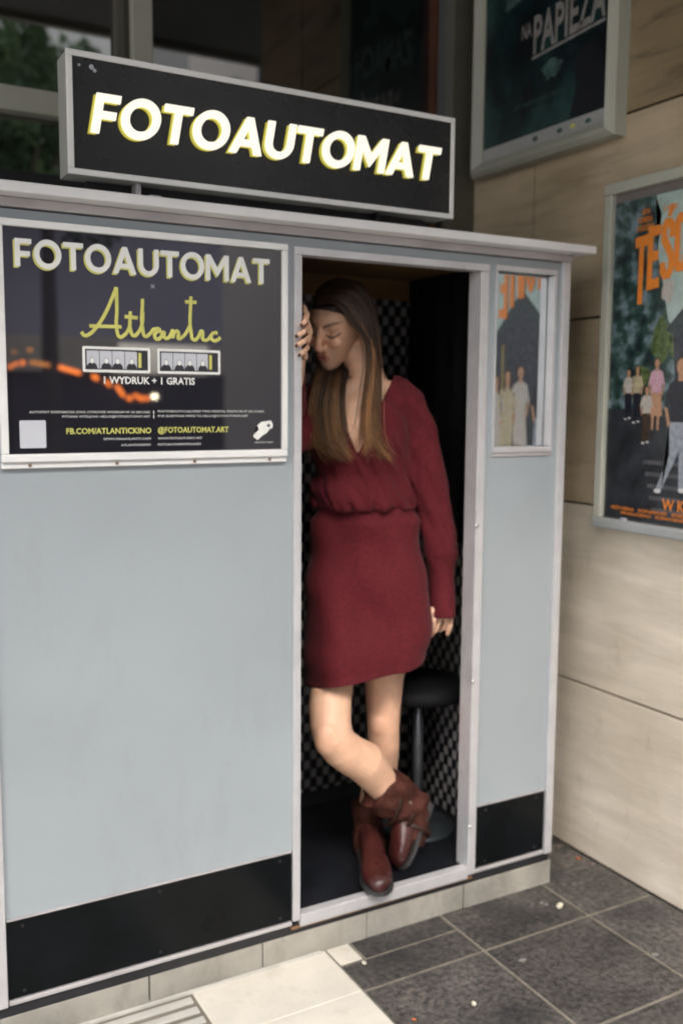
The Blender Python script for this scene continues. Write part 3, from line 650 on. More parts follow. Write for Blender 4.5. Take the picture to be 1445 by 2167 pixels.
cred = [('BARTUSIAK', 2.132, .060, 1.985, .014), ('OSTROWSKA', 2.142, .066, 1.966, .014), ('DYKIEL', 2.125, .034, 2.005, .014), ('STUHR', 2.052, .05, 2.03, .014), ('SUCHORA', 1.95, .06, 2.05, .014), ('W KINACH', 1.999, .21, 1.215, .032), ('REŻYSERIA JAKUB MICHALCZUK   SCENARIUSZ MAREK MODZELEWSKI', 2.20, .62, 1.198, .008), ('MUZYKA I ZDJĘCIA   PRODUCENCI   MONTAŻ   KOSTIUMY', 2.16, .55, 1.184, .008)]
cred = [('KOMEDIA', 2.136, .054, 2.045, .017), ('O RODZINIE', 2.142, .066, 2.022, .017), ('NOWA', 2.122, .030, 2.068, .017), ('LATO', 2.040, .05, 2.066, .016), ('W KINACH', 1.999, .21, 1.208, .034), ('REŻYSERIA   SCENARIUSZ   ZDJĘCIA   MUZYKA   MONTAŻ   KOSTIUMY', 2.20, .62, 1.193, .009), ('PRODUCENCI   SCENOGRAFIA   DŹWIĘK   CHARAKTERYZACJA', 2.16, .55, 1.179, .009)]
for t, y, w, z, c in cred: place('credit_line', on_wall(text_mesh(t, w, c, bold=.02), y, z), PC, (FM[ORG],))
box('paper_tear', (2.184, 2.13, ZA + fr), (2.197, 2.15, ZA + fr + .008), LM_grey, PC, .002)

# ---------------- upper dark poster case ----------------
U = empty('poster_case', (2.22, 2.6, 2.32), 'large metal poster case with a dark teal film poster, mounted high on the wall', 'poster')
XU = 2.172
UY0, UY1, UZ0, UZ1 = 2.246, 2.955, 2.325, 3.40
def rail(a, b, inset, m=M_mullion, nm='frame_rail'):
    """chamfered profile between points a and b (y,z), sloping inwards along vector inset"""
    bm = bmesh.new(); (y0, z0), (y1, z1) = a, b
    n0, n1 = inset
    r = []
    for (y, z), (iy, iz) in (((y0, z0), n0), ((y1, z1), n1)):
        r.append([bm.verts.new(v) for v in ((2.2425, y, z), (2.195, y, z), (XU + .006, y + iy * .25, z + iz * .25), (XU, y + iy * .45, z + iz * .45), (2.200, y + iy, z + iz), (2.2425, y + iy, z + iz))])
    for i in range(6): bm.faces.new((r[0][i], r[0][(i + 1) % 6], r[1][(i + 1) % 6], r[1][i]))
    bm.faces.new(r[0]); bm.faces.new(r[1][::-1]); bmesh.ops.recalc_face_normals(bm, faces=bm.faces)
    return place(nm, mesh_from(bm), U, (m,))
w_ = 0.05
rail((UY0, UZ0), (UY0, UZ1), ((w_, w_), (w_, -w_))); rail((UY1, UZ0), (UY1, UZ1), ((-w_, w_), (-w_, -w_)))
rail((UY0, UZ0), (UY1, UZ0), ((w_, w_), (-w_, w_))); rail((UY0, UZ1), (UY1, UZ1), ((w_, -w_), (-w_, -w_)))
box('poster_print', (2.205, UY0 + w_ - .002, UZ0 + w_ - .002), (2.225, UY1 - w_ + .002, UZ1 - w_ + .002), leaf_bg('print_teal', ((0.004, 0.006, 0.009), (0.006, 0.020, 0.022), (0.018, 0.06, 0.055)), 7, 3), U)
box('white_margin', (2.2035, UY0 + w_, UZ0 + w_), (2.2049, UY1 - w_, UZ0 + w_ + .042), mat('print_margin', (0.40, 0.40, 0.39), 0.5, var=.1), U)
LU = mat('print_dim_white', (0.24, 0.23, 0.22), 0.5, var=.2, vscale=25)
U2 = mat('print_dim_teal', (0.05, 0.10, 0.09), 0.5, var=.4, vscale=30)
def on_wall_s(me, yl, z, rise, x=2.2042):
    for v in me.vertices: v.co = (x, yl - v.co.x, z + v.co.y + rise * v.co.x)
    return me
up = [('ZAMACH', 2.80, .46, 2.86, .13, .10, 1, .03), ('NA', 2.705, .05, 2.735, .05, .0, 0, .02), ('PAPIEŻA', 2.645, .335, 2.675, .120, .06, 0, .03),
      ('FILM WŁADYSŁAWA', 2.74, .26, 2.512, .016, 0.0, 1, .0), ('SENSACJA', 2.65, .10, 2.485, .012, 0, 1, 0), ('W KINACH 26 WRZEŚNIA', 2.42, .10, 2.452, .010, 0, 0, 0)]
up[3] = ('HISTORIA PEWNEGO STRZAŁU', 2.74, .26, 2.512, .016, 0.0, 1, .0)
for t, y, w, z, c, ri, mi, bo_ in up: place('title_lettering' if c > .04 else 'credit_line', on_wall_s(text_mesh(t, w, c, bold=bo_), y, z, ri), U, ((LU, U2)[mi],))
A = []
A.append(([(2.65, 2.655), (2.31, 2.675), (2.31, 2.685), (2.65, 2.665)], .0002, 0))
blob(2.38, 2.56, .055, .075, .0002, 2, 18, .05); A.append(([(2.46, 2.42), (2.31, 2.42), (2.31, 2.56), (2.42, 2.55)], .0003, 2))
blob(2.55, 2.60, .05, .03, .0001, 1, 16, .3)
for y, mi in ((2.50, 1), (2.44, 3), (2.37, 1), (2.62, 1)): blob(y, 2.395, .014, .008, .0018, mi, 8)
poly_sheet('printed_picture', A, (LU, U2, mat('print_black', (0.004, 0.005, 0.008), .5), LM_yel, ), U, lambda y, z, d: (2.2044 - d, y, z))['kind'] = 'stuff'

# ---------------- stool inside the booth ----------------
SXc, SYc = 1.712, 2.53
M_steel = mat('stool_steel', (0.32, 0.33, 0.36), 0.32, metal=0.8, var=.1)
st = empty('stool', (SXc, SYc, 0.128), 'round black adjustable stool on a steel column inside the booth', 'stool')
def lathe(name, prof, m, parent, c, n=40):
    bm = bmesh.new(); rings = []
    for r, z in prof: rings.append([bm.verts.new((c[0] + r * math.cos(2 * math.pi * i / n), c[1] + r * math.sin(2 * math.pi * i / n), z)) for i in range(n)])
    for a, b in zip(rings[:-1], rings[1:]):
        for i in range(n): bm.faces.new((a[i], a[(i + 1) % n], b[(i + 1) % n], b[i]))
    bm.faces.new(rings[0][::-1]); bm.faces.new(rings[-1])
    return place(name, mesh_from(bm, smooth=True), parent, (m,))
lathe('stool_base', [(0.125, 0.1285), (0.127, 0.133), (0.118, 0.141), (0.05, 0.149), (0.03, 0.158), (0.02, 0.17)], mat('stool_base_plate', (0.05, 0.062, 0.07), 0.4, metal=0.3, var=.1), st, (SXc, SYc))
lathe('stool_column', [(0.0165, 0.165), (0.0165, 0.49), (0.012, 0.50), (0.012, 0.56)], M_steel, st, (SXc, SYc), 20)
lathe('seat_hub', [(0.035, 0.545), (0.055, 0.552), (0.055, 0.562), (0.03, 0.570)], M_steel, st, (SXc, SYc), 28)
lathe('seat', [(0.10, 0.5705), (0.145, 0.576), (0.158, 0.588), (0.160, 0.606), (0.150, 0.622), (0.12, 0.632), (0.05, 0.637)], mat('seat_black', (0.006, 0.006, 0.007), 0.75, spec=0.2), st, (SXc, SYc))

# ---------------- litter on the paving ----------------
def scrap(name, p, r, m, label, cat, h=0.006, seed=0, group=None):
    rnd = random.Random(seed); bm = bmesh.new()
    bmesh.ops.create_icosphere(bm, subdivisions=2, radius=1)
    for v in bm.verts:
        k = 1 + rnd.uniform(-.22, .22); v.co = (v.co.x * r[0] * k, v.co.y * r[1] * k, v.co.z * h * k)
    me = mesh_from(bm, smooth=True); o = place(name, me, None, (m,)); o.location = (p[0], p[1], h * 0.8 + 0.001); o.rotation_euler = (0, 0, rnd.uniform(0, 3))
    return tag(o, label, cat, group)
M_peb = mat('pale_pebble', (0.62, 0.58, 0.46), 0.8, var=.15, vscale=60); M_leafo = mat('orange_leaf', (0.45, 0.13, 0.05), 0.7, var=.2, vscale=60)
M_leafb = mat('brown_leaf', (0.16, 0.12, 0.10), 0.8, var=.3, vscale=60); M_gum = mat('gum_spot', (0.20, 0.19, 0.175), .7, var=.2, vscale=50)
scrap('pebble', (1.9391,2.0894,0.0000), (.016, .009), M_peb, 'largest cream pebble, beside the tile joint nearest the booth corner', 'pebble', .006, 1)
scrap('pebble', (1.4203,1.8273,0.0000), (.0085, .006), M_peb, 'small round cream pebble on the dark tile at the lower edge of the view', 'pebble', .005, 2)
scrap('pebble', (1.2689,2.1167,0.0000), (.007, .005), M_peb, 'small pale chip beside the notch of the pale paving slab', 'pebble', .004, 3)
scrap('dry_leaf', (2.2075,2.2963,0.0000), (.009, .006), M_leafo, 'tiny orange leaf fragment at the foot of the stone wall', 'leaf', .003, 4)
scrap('dry_leaf', (2.2044,2.3878,0.0000), (.010, .008), M_leafb, 'crumpled dull pink brown leaf in the corner behind the booth', 'leaf', .005, 5)
scrap('dry_leaf', (1.2546,1.8494,0.0000), (.006, .004), M_leafo, 'tiny orange leaf fragment beside the pale slab at the lower edge', 'leaf', .003, 6)
scrap('dry_leaf', (2.2168,2.2460,0.0000), (.014, .006), M_leafb, 'dark brown leaf lying against the foot of the stone wall', 'leaf', .004, 7)
bmb = bmesh.new()
for px in ((1.6576,1.9229,0.0000), (1.9965,1.7670,0.0000), (1.9131,2.1192,0.0000), (1.9060,2.1326,0.0000)):
    n = 9; r = random.uniform(.006, .013); vs_ = [bmb.verts.new((px[0] + r * random.uniform(.7, 1.2) * math.cos(2 * math.pi * i / n), px[1] + r * .7 * random.uniform(.7, 1.2) * math.sin(2 * math.pi * i / n), 0.0022)) for i in range(n)]
    bmb.faces.new(vs_)
o = place('gum_spots', mesh_from(bmb), pave, (M_gum,)); o['kind'] = 'stuff'

# ---------------- the woman in the doorway ----------------
RI = Vector((0.87238, -0.48876, 0)).normalized(); FWD = Vector((0.48876, 0.87238, 0)).normalized(); UP = Vector((0, 0, 1))
PER = empty('person', (1.42, 2.40, 0.131), 'woman in a burgundy dress and brown boots leaning in the booth doorway, looking down', 'person')
def ring(c, rx, ry, n=28, ax=RI, ay=FWD, tilt=0.0, p=2.0):
    c = Vector(c); out = []
    for i in range(n):
        a = 2 * math.pi * i / n; ca, sa = math.cos(a), math.sin(a)
        if p != 2.0: ca = math.copysign(abs(ca) ** (2 / p), ca); sa = math.copysign(abs(sa) ** (2 / p), sa)
        out.append(c + ax * (rx * ca) + ay * (ry * sa) + UP * (tilt * rx * ca))
    return out
def loft(bm, rings, cap0=True, cap1=True):
    R_ = [[bm.verts.new(v) for v in r] for r in rings]; n = len(R_[0])
    for a, b in zip(R_[:-1], R_[1:]):
        for i in range(n): bm.faces.new((a[i], a[(i + 1) % n], b[(i + 1) % n], b[i]))
    if cap0: bm.faces.new(R_[0][::-1])
    if cap1: bm.faces.new(R_[-1])
    return R_
def tube(bm, pts, n=14, hint=FWD, flat=1.0, ends=True):
    """pts: (point, radius) ; flat scales the radius across the hint axis"""
    P_ = [Vector(p[0]) for p in pts]; rs = [p[1] for p in pts]
    if ends:
        d0 = (P_[0] - P_[1]).normalized(); d1 = (P_[-1] - P_[-2]).normalized()
        P_ = [P_[0] + d0 * rs[0] * .8] + P_ + [P_[-1] + d1 * rs[-1] * .8]; rs = [rs[0] * .35] + rs + [rs[-1] * .35]
    rings = []
    for i, p in enumerate(P_):
        t = (P_[min(i + 1, len(P_) - 1)] - P_[max(i - 1, 0)]).normalized()
        s = t.cross(Vector(hint)); s = s.normalized() if s.length > 1e-4 else t.orthogonal().normalized()
        u = s.cross(t).normalized()
        rings.append([p + s * rs[i] * math.cos(2 * math.pi * k / n) + u * rs[i] * flat * math.sin(2 * math.pi * k / n) for k in range(n)])
    loft(bm, rings)
def ell(bm, c, r, mtx=None, sub_=3):
    k = bmesh.ops.create_icosphere(bm, subdivisions=sub_, radius=1)
    for v in k['verts']:
        q = Vector((v.co.x * r[0], v.co.y * r[1], v.co.z * r[2])) + Vector(c); v.co = mtx @ q if mtx else q
def remesh(bm, vox, smooth=3, fac=0.5):
    bmesh.ops.triangulate(bm, faces=bm.faces[:]); bmesh.ops.recalc_face_normals(bm, faces=bm.faces[:])
    me = mesh_from(bm); ob = bpy.data.objects.new('tmp', me); COL.objects.link(ob)
    m = ob.modifiers.new('r', 'REMESH'); m.mode = 'VOXEL'; m.voxel_size = vox; m.use_smooth_shade = True
    if smooth: s = ob.modifiers.new('s', 'SMOOTH'); s.factor = fac; s.iterations = smooth
    dg = bpy.context.evaluated_depsgraph_get(); me2 = bpy.data.meshes.new_from_object(ob.evaluated_get(dg))
    bpy.data.objects.remove(ob); return me2
def getco(me):
    a = np.empty(len(me.vertices) * 3); me.vertices.foreach_get('co', a); return a.reshape(-1, 3)
def getno(me):
    a = np.empty(len(me.vertices) * 3, dtype=np.float32); me.vertices.foreach_get('normal', a); return a.reshape(-1, 3)
def setco(me, a): me.vertices.foreach_set('co', a.ravel()); me.update()
def smooth_all(me): me.polygons.foreach_set('use_smooth', [True] * len(me.polygons))

# head frame
HO = Vector((1.3589,2.4580,1.7442))
f0 = Vector((-0.80, -0.41, -0.43)).normalized(); u0 = (UP - f0 * UP.dot(f0)).normalized(); l0 = u0.cross(f0)
rl = math.radians(9); u1 = (u0 * math.cos(rl) + l0 * math.sin(rl)).normalized(); l1 = u1.cross(f0).normalized()
HM = Matrix.Translation(HO) @ Matrix((-l1, f0, u1)).transposed().to_4x4() @ Matrix.Scale(1.055, 4)     # local x = her right, y = face, z = up
HMi = HM.inverted()

bm = bmesh.new()
# torso
TR = [((778,1275,2.83), .120, .090), ((778,1240,2.83), .162, .112), ((775,1180,2.83), .160, .108), ((768,1110,2.82), .134, .094), ((766,1070,2.82), .122, .086), ((766,1010,2.82), .130, .092),
      ((767,950,2.815), .138, .104), ((770,900,2.815), .140, .100), ((776,855,2.82), .136, .082), ((780,828,2.825), .118, .064), ((780,808,2.83), .080, .052)]
TRW = [((1.4650,2.4447,0.9183), .120, .090), ((1.4645,2.4449,0.9687), .162, .112), ((1.4600,2.4474,1.0545), .160, .108), ((1.4454,2.4441,1.1552), .134, .094), ((1.4425,2.4457,1.2115), .122, .086), ((1.4418,2.4462,1.2954), .130, .092),
      ((1.4373,2.4429,1.3790), .120, .102), ((1.4379,2.4426,1.4480), .116, .098), ((1.4495,2.4418,1.5098), .108, .076), ((1.4590,2.4423,1.5441), .098, .060), ((1.4613,2.4468,1.5770), .078, .052)]
loft(bm, [ring(c, a, b) for c, a, b in TRW])
for c in ((1.4424,2.3592,1.4098), (1.3660,2.4021,1.4092)): ell(bm, c, (.056, .046, .056))
tube(bm, [((1.4641,2.4452,1.5373), .062), ((1.4564,2.4495,1.5852), .053), ((1.4415,2.4578,1.6328), .050), ((1.4194,2.4645,1.6799), .050)], 20)
# clavicles and shoulders
tube(bm, [((1.4535,2.4281,1.5644), .040), ((1.5169,2.4098,1.5336), .036), ((1.5490,2.3975,1.4954), .036)], 16)
tube(bm, [((1.4463,2.4321,1.5643), .040), ((1.3855,2.4662,1.5325), .038), ((1.3414,2.4794,1.4995), .042)], 16)
# arms
tube(bm, [((1.5563,2.3934,1.4927), .038), ((1.5894,2.3806,1.4001), .035), ((1.6177,2.3647,1.2957), .034), ((1.6409,2.3459,1.1909), .035), ((1.6525,2.3394,1.0847), .033), ((1.6577,2.3307,0.9714), .025)], 16)
tube(bm, [((1.3389,2.4808,1.5185), .048), ((1.2637,2.4538,1.4420), .043), ((1.1768,2.4102,1.3852), .036), ((1.1924,2.4245,1.5022), .033), ((1.2147,2.4200,1.6361), .024)], 16)
# legs
tube(bm, [((1.3932,2.4619,0.9435), .088), ((1.3621,2.4447,0.8215), .078), ((1.3263,2.4071,0.7070), .0605), ((1.2954,2.3667,0.6451), .0610), ((1.2859,2.3432,0.5976), .0590), ((1.2884,2.3303,0.5636), .0575), ((1.3123,2.3284,0.5308), .0570), ((1.3473,2.3318,0.5023), .0575), ((1.3925,2.3353,0.4731), .0600), ((1.4402,2.3489,0.4192), .0550), ((1.4705,2.3492,0.3782), .047), ((1.5220,2.3550,0.3126), .036), ((1.5605,2.3449,0.2637), .032)], 24)
ell(bm, (1.2646,2.3205,0.5707), (.040, .040, .055))
tube(bm, [((1.5299,2.4313,0.9363), .088), ((1.5317,2.4418,0.8026), .074), ((1.5256,2.4453,0.6695), .060), ((1.5227,2.4411,0.5818), .053), ((1.5207,2.4365,0.5237), .049), ((1.5279,2.4440,0.4675), .048), ((1.5343,2.4693,0.3896), .052), ((1.5210,2.4825,0.3075), .043), ((1.5036,2.4923,0.2331), .034), ((1.4978,2.4840,0.1679), .031)], 24)
ell(bm, (1.5088,2.4259,0.5438), (.040, .038, .055))
# hanging hand
fing = [
 [((1.6259,2.3197,0.9048), .0105), ((1.6104,2.3111,0.8710), .0098), ((1.6007,2.3108,0.8436), .0090), ((1.5979,2.3181,0.8181), .0078)],
 [((1.6415,2.3225,0.8998), .0105), ((1.6339,2.3152,0.8648), .0095), ((1.6233,2.3212,0.8389), .0085), ((1.6194,2.3349,0.8234), .0075)],
 [((1.6609,2.3231,0.8978), .0100), ((1.6593,2.3125,0.8655), .0092), ((1.6557,2.3261,0.8429), .0080), ((1.6518,2.3398,0.8346), .0070)],
 [((1.6767,2.3258,0.8985), .0092), ((1.6775,2.3138,0.8691), .0085), ((1.6713,2.3116,0.8442), .0075), ((1.6684,2.3190,0.8256), .0065)],
 [((1.6257,2.3198,0.9134), .0115), ((1.6015,2.3161,0.8966), .0100), ((1.5888,2.3117,0.8803), .0088), ((1.5952,2.3081,0.8591), .0075)]]
for f in fing: tube(bm, f, 10)
tube(bm, [((1.6577,2.3307,0.9714), .024), ((1.6487,2.3242,0.9375), .030), ((1.6464,2.3197,0.8999), .032)], 16, hint=FWD, flat=.62)
# gripping hand: fingers come round the jamb
grip = [
 [((1.1749,2.3000,1.7620), .0098), ((1.1578,2.2450,1.7353), .0090), ((1.1292,2.2050,1.7159), .0082), ((1.1165,2.2035,1.7058), .0072)],
 [((1.1778,2.3000,1.7280), .0100), ((1.1620,2.2450,1.7080), .0094), ((1.1245,2.2035,1.6898), .0084), ((1.1028,2.2025,1.6783), .0074)],
 [((1.1780,2.3000,1.6986), .0098), ((1.1635,2.2450,1.6805), .0092), ((1.1246,2.2035,1.6663), .0084), ((1.1028,2.2025,1.6549), .0074)],
 [((1.1753,2.3000,1.6691), .0090), ((1.1611,2.2480,1.6541), .0084), ((1.1278,2.2070,1.6418), .0076), ((1.1114,2.2035,1.6317), .0068)]]
grip = [[(tuple(Vector(q_) + Vector((-.0035, 0, 0)) * (1 if i_ < 2 else .3)), r_ * .88) for i_, (q_, r_) in enumerate(f)] for f in grip]
for f in grip: tube(bm, f, 10)
tube(bm, [((1.1805,2.3050,1.7137), .036), ((1.1925,2.3450,1.6893), .036), ((1.2115,2.4050,1.6548), .026)], 16, hint=Vector((1, .2, 0)), flat=.45)
tube(bm, [((1.2054,2.3700,1.6531), .012), ((1.1893,2.3300,1.6386), .011), ((1.1742,2.2950,1.6319), .009)], 10)
# head
def hl(p): return HM @ Vector(p)
ell(bm, (0, -.022, .017), (.0735, .088, .083), HM, 4)
FR = [(.066, -.006, .052, .068), (.046, .000, .060, .081), (.020, .000, .0645, .0885), (-.012, .002, .0635, .0845), (-.040, .008, .0595, .0765), (-.062, .016, .0520, .0670), (-.082, .026, .0420, .0560), (-.100, .038, .0300, .0420), (-.112, .046, .0200, .0290), (-.117, .049, .0100, .0150)]
loft(bm, [[hl((rx * math.cos(t), cy + ry * math.sin(t), z)) for t in [2 * math.pi * i / 28 for i in range(28)]] for z, cy, rx, ry in FR])
tube(bm, [(hl((0, .081, .018)), .0080), (hl((0, .091, -.004)), .0082), (hl((0, .102, -.024)), .0095), (hl((0, .1030, -.036)), .0118), (hl((0, .092, -.044)), .0090)], 12)
for s in (-1, 1):
    ell(bm, (s * .0120, .0900, -.0390), (.0075, .0110, .0075), HM, 2)
    ell(bm, (s * .0090, .0850, -.0635), (.0150, .0075, .0052), HM, 2)
    ell(bm, (s * .031, .074, -.026), (.024, .014, .020), HM, 3)
    ell(bm, (s * .0725, -.006, -.006), (.0060, .0150, .0270), HM, 2)
    ell(bm, (s * .0310, .0690, .0020), (.0135, .0125, .0120), HM, 2)
ell(bm, (0, .0840, -.0742), (.0190, .0080, .0064), HM, 2)
body_me = remesh(bm, 0.0027, 3, 0.5)
co = getco(body_me); H = np.array(HMi); loc = co @ H[:3, :3].T + H[:3, 3]
no = getno(body_me).astype(float); nl = no @ H[:3, :3].T
R3 = np.array(HM)[:3, :3]
def G(c, s): d = (loc - np.array(c)) / np.array(s); return np.exp(-0.5 * (d ** 2).sum(1))
disp = np.zeros(len(co))
for s in (-1, 1):
    disp -= .0050 * G((s * .020, .086, .004), (.006, .012, .008))       # inner socket
    disp -= .0040 * G((s * .036, .078, .013), (.012, .014, .0045))      # crease under the brow
    disp -= .0012 * G((s * .031, .080, -.0115), (.014, .012, .0022))    # lash line
    disp -= .0022 * G((s * .022, .084, -.053), (.006, .012, .009))      # fold beside the mouth
    disp += .0030 * G((s * .044, .066, -.026), (.016, .016, .014))      # cheek
disp += .0020 * G((0, .09, .028), (.030, .012, .006))
disp -= .0032 * G((0, .095, -.0690), (.020, .012, .0014))               # mouth line
disp -= .0022 * G((0, .090, -.0555), (.0035, .010, .005))
disp -= .0028 * G((0, .085, -.0860), (.015, .012, .0045))
co = co + no * disp[:, None]; setco(body_me, co)
# natural colouring of skin, lips, brows, lashes, scalp, nails; eye-socket shade painted in too
skin = np.array([.75, .455, .305]); tint = np.tile(skin, (len(co), 1))
def blend(w, c):
    global tint
    w = np.clip(w, 0, 1)[:, None]; tint = tint * (1 - w) + np.array(c) * w
face = np.exp(-0.5 * ((loc / np.array([.09, .13, .14])) ** 2).sum(1))
blend(face * .35, (.74, .43, .28))
for s in (-1, 1): blend(.35 * G((s * .045, .065, -.028), (.018, .02, .016)), (.56, .22, .15))
blend(.45 * G((0, .108, -.034), (.010, .012, .010)), (.58, .24, .18))
lipm = np.maximum(G((0, .090, -.0645), (.0155, .02, .0038)), G((0, .090, -.0738), (.0150, .02, .0044)))
blend((lipm > .42) * .8 * (loc[:, 1] > .07) + 0.0, (.40, .10, .09)); blend((G((0, .09, -.0690), (.015, .02, .0011)) > .5) * .7, (.12, .04, .035))
for s in (-1, 1):
    xx = loc[:, 0] * s; t_ = np.clip((xx - .013) / .036, 0, 1)
    zb = .0215 + .0075 * np.sin(t_ * 2.2); zb = zb - .004; m = np.clip((xx - .009) / .005, 0, 1) * np.clip((.054 - xx) / .010, 0, 1) * np.exp(-.5 * ((loc[:, 2] - zb) / (.0036 * (1.2 - t_ * .7))) ** 2) * (loc[:, 1] > .04)
    blend(m * .90, (.045, .024, .016))
    zl = -.0050 - .0055 * np.sin(np.clip((xx - .016) / .030, 0, 1) * 3.14); m = np.clip((xx - .013) / .005, 0, 1) * np.clip((.050 - xx) / .006, 0, 1) * np.exp(-.5 * ((loc[:, 2] - zl) / .0021) ** 2) * (loc[:, 1] > .04)
    blend(m * .95, (.020, .012, .010))
    m = G((s * .032, .078, .009), (.014, .02, .007)); blend(m * .60, (.26, .12, .075))  # dark upper lid, with the socket's shadow put into the tint
nzh = np.array([noise.noise(Vector((a * 90, b * 90, c * 90))) for a, b, c in loc]) * .003; scal = (loc[:, 1] + nzh) < np.interp(loc[:, 2] + nzh, [-.075, -.06, -.002, .0, .018, .036, .050, .060, .066], [-.2, -.03, -.026, .006, .026, .040, .054, .070, .2])
scal &= (np.abs(loc) < .14).all(1); blend(scal * 1.0, (.040, .026, .020))
no2 = no
for f in grip:
    tp = np.array(f[-1][0]); w = (((co - tp - np.array([-.002, -.004, 0])) ** 2).sum(1) < .0062 ** 2) & (no[:, 1] < -.3); blend(w * 1.0, (.018, .018, .025))
for p_ in ((1.2288,2.2656,0.5888), (1.4770,2.3802,0.5598)):
    d = ((co - np.array(p_)) ** 2).sum(1); blend(.30 * np.exp(-d / (2 * .035 ** 2)), (.60, .25, .16))
ca = body_me.color_attributes.new('tint', 'FLOAT_COLOR', 'POINT')
ca.data.foreach_set('color', np.hstack([tint, np.ones((len(tint), 1))]).ravel())
m, nt, p = nt_mat('skin')
at = nt.nodes.new('ShaderNodeAttribute'); at.attribute_name = 'tint'
n = nt.nodes.new('ShaderNodeTexNoise'); n.inputs['Scale'].default_value = 28; n.inputs['Detail'].default_value = 6
tc = nt.nodes.new('ShaderNodeTexCoord'); nt.links.new(tc.outputs['Object'], n.inputs['Vector'])
mr = nt.nodes.new('ShaderNodeMapRange'); mr.inputs['From Min'].default_value = .3; mr.inputs['From Max'].default_value = .7; mr.inputs['To Min'].default_value = .90; mr.inputs['To Max'].default_value = 1.08
nt.links.new(n.outputs['Fac'], mr.inputs[0])
mx = nt.nodes.new('ShaderNodeVectorMath'); mx.operation = 'SCALE'; nt.links.new(at.outputs['Color'], mx.inputs[0]); nt.links.new(mr.outputs[0], mx.inputs['Scale'])
nt.links.new(mx.outputs[0], p.inputs['Base Color']); p.inputs['Roughness'].default_value = .48; p.inputs['Subsurface Weight'].default_value = .12; p.inputs['Subsurface Radius'].default_value = (.02, .008, .004); p.inputs['Subsurface Scale'].default_value = .4
n4 = nt.nodes.new('ShaderNodeTexNoise'); n4.inputs['Scale'].default_value = 260; nt.links.new(tc.outputs['Object'], n4.inputs['Vector'])
b = nt.nodes.new('ShaderNodeBump'); b.inputs['Strength'].default_value = .12; b.inputs['Distance'].default_value = .002; nt.links.new(n4.outputs['Fac'], b.inputs['Height']); nt.links.new(b.outputs[0], p.inputs['Normal'])
smooth_all(body_me); body = place('body', body_me, PER, (m,))
# ear stud
bm = bmesh.new(); ell(bm, (-.0765, .000, -.029), (.0045, .0045, .0045), HM, 2); place('earring', mesh_from(bm, smooth=True), PER, (mat('pearl', (.7, .62, .5), .25),))

# ---- dress ----
M_dress = mat('burgundy_fabric', (0.105, 0.0105, 0.0155), 0.8, var=.17, vscale=110, bump=.35, bscale=420, sheen=.06, spec=.2)
M_dress2 = M_dress
bm = bmesh.new()
BL = [((1.4426,2.4457,1.2002), .148, .104), ((1.4425,2.4457,1.2115), .158, .122), ((1.4423,2.4459,1.2395), .160, .128), ((1.4392,2.4476,1.3093), .140, .116), ((1.4360,2.4436,1.3859), .141, .126), ((1.4402,2.4413,1.4549), .146, .118), ((1.4519,2.4405,1.5098), .146, .100), ((1.4589,2.4423,1.5496), .130, .080), ((1.4612,2.4468,1.5852), .085, .062)]
loft(bm, [ring(c, a, b) for c, a, b in BL])
for c in ((1.4422,2.3535,1.4033), (1.3636,2.3977,1.4027)): ell(bm, c, (.066, .056, .064))
tube(bm, [((1.4683,2.4313,1.5605), .048), ((1.5215,2.4072,1.5460), .052), ((1.5656,2.3882,1.5134), .054), ((1.5861,2.3767,1.4322), .053), ((1.6082,2.3643,1.3310), .054), ((1.6295,2.3523,1.2190), .054), ((1.6469,2.3426,1.1273), .055), ((1.6552,2.3379,1.0676), .051)], 24, ends=True)
tube(bm, [((1.6530,2.3391,1.0562), .046), ((1.6548,2.3381,1.0220), .040), ((1.6540,2.3328,0.9713), .0395), ((1.6504,2.3232,0.9088), .0405), ((1.6482,2.3188,0.8712), .0425)], 24, ends=False)
tube(bm, [((1.4514,2.4408,1.5686), .050), ((1.3915,2.4686,1.5503), .056), ((1.3389,2.4808,1.5158), .062), ((1.2637,2.4538,1.4380), .060), ((1.1746,2.4115,1.3787), .050), ((1.1857,2.4167,1.4892), .046), ((1.2219,2.4400,1.5939), .036)], 24)
bl = remesh(bm, 0.0058, 5, 0.6)
co = getco(bl); no = getno(bl).astype(float); ri = np.array(RI); fw = np.array(FWD)
u = co @ ri; dd = co @ fw; z = co[:, 2]
nz = np.array([noise.noise(Vector((a * 26, b * 6 + a * 6, c * 14))) + .5 * noise.noise(Vector((a * 9 + 5, b * 5, c * 9))) for a, b, c in zip(u, z, dd)])
zw = (1.4425,2.4458,1.2171)[2]; gath = np.clip(1 - (z - zw) / .22, 0.15, 1)
arm = (u > Vector((1.5927,2.3729,1.3099)).dot(RI) - .012)
nz2 = np.array([noise.noise(Vector((a * 12, b * 17 + a * 22, c * 12))) for a, b, c in zip(u, z, dd)])
nz = nz + .55 * np.sin(u * 105 + 6 * nz2 + z * 6) * (dd < 2.83)
co = co + no * (np.where(arm, (nz2 * .012 + nz * .003) * np.clip((z - (1.6517,2.3283,1.0080)[2]) / .05, .15, 1), np.maximum(nz * .013 * gath + nz2 * .014, -.008)))[:, None]
setco(bl, co)
def uz(p): p = Vector(p); return (p.dot(RI), p.z)
vb, vr, vl = uz((1.3644,2.3395,1.3693)), uz((1.5029,2.3541,1.6098)), uz((1.3029,2.4433,1.5930))
bmv = bmesh.new(); bmv.from_mesh(bl); dele = []
nk = Vector((1.4589,2.4481,1.5783))
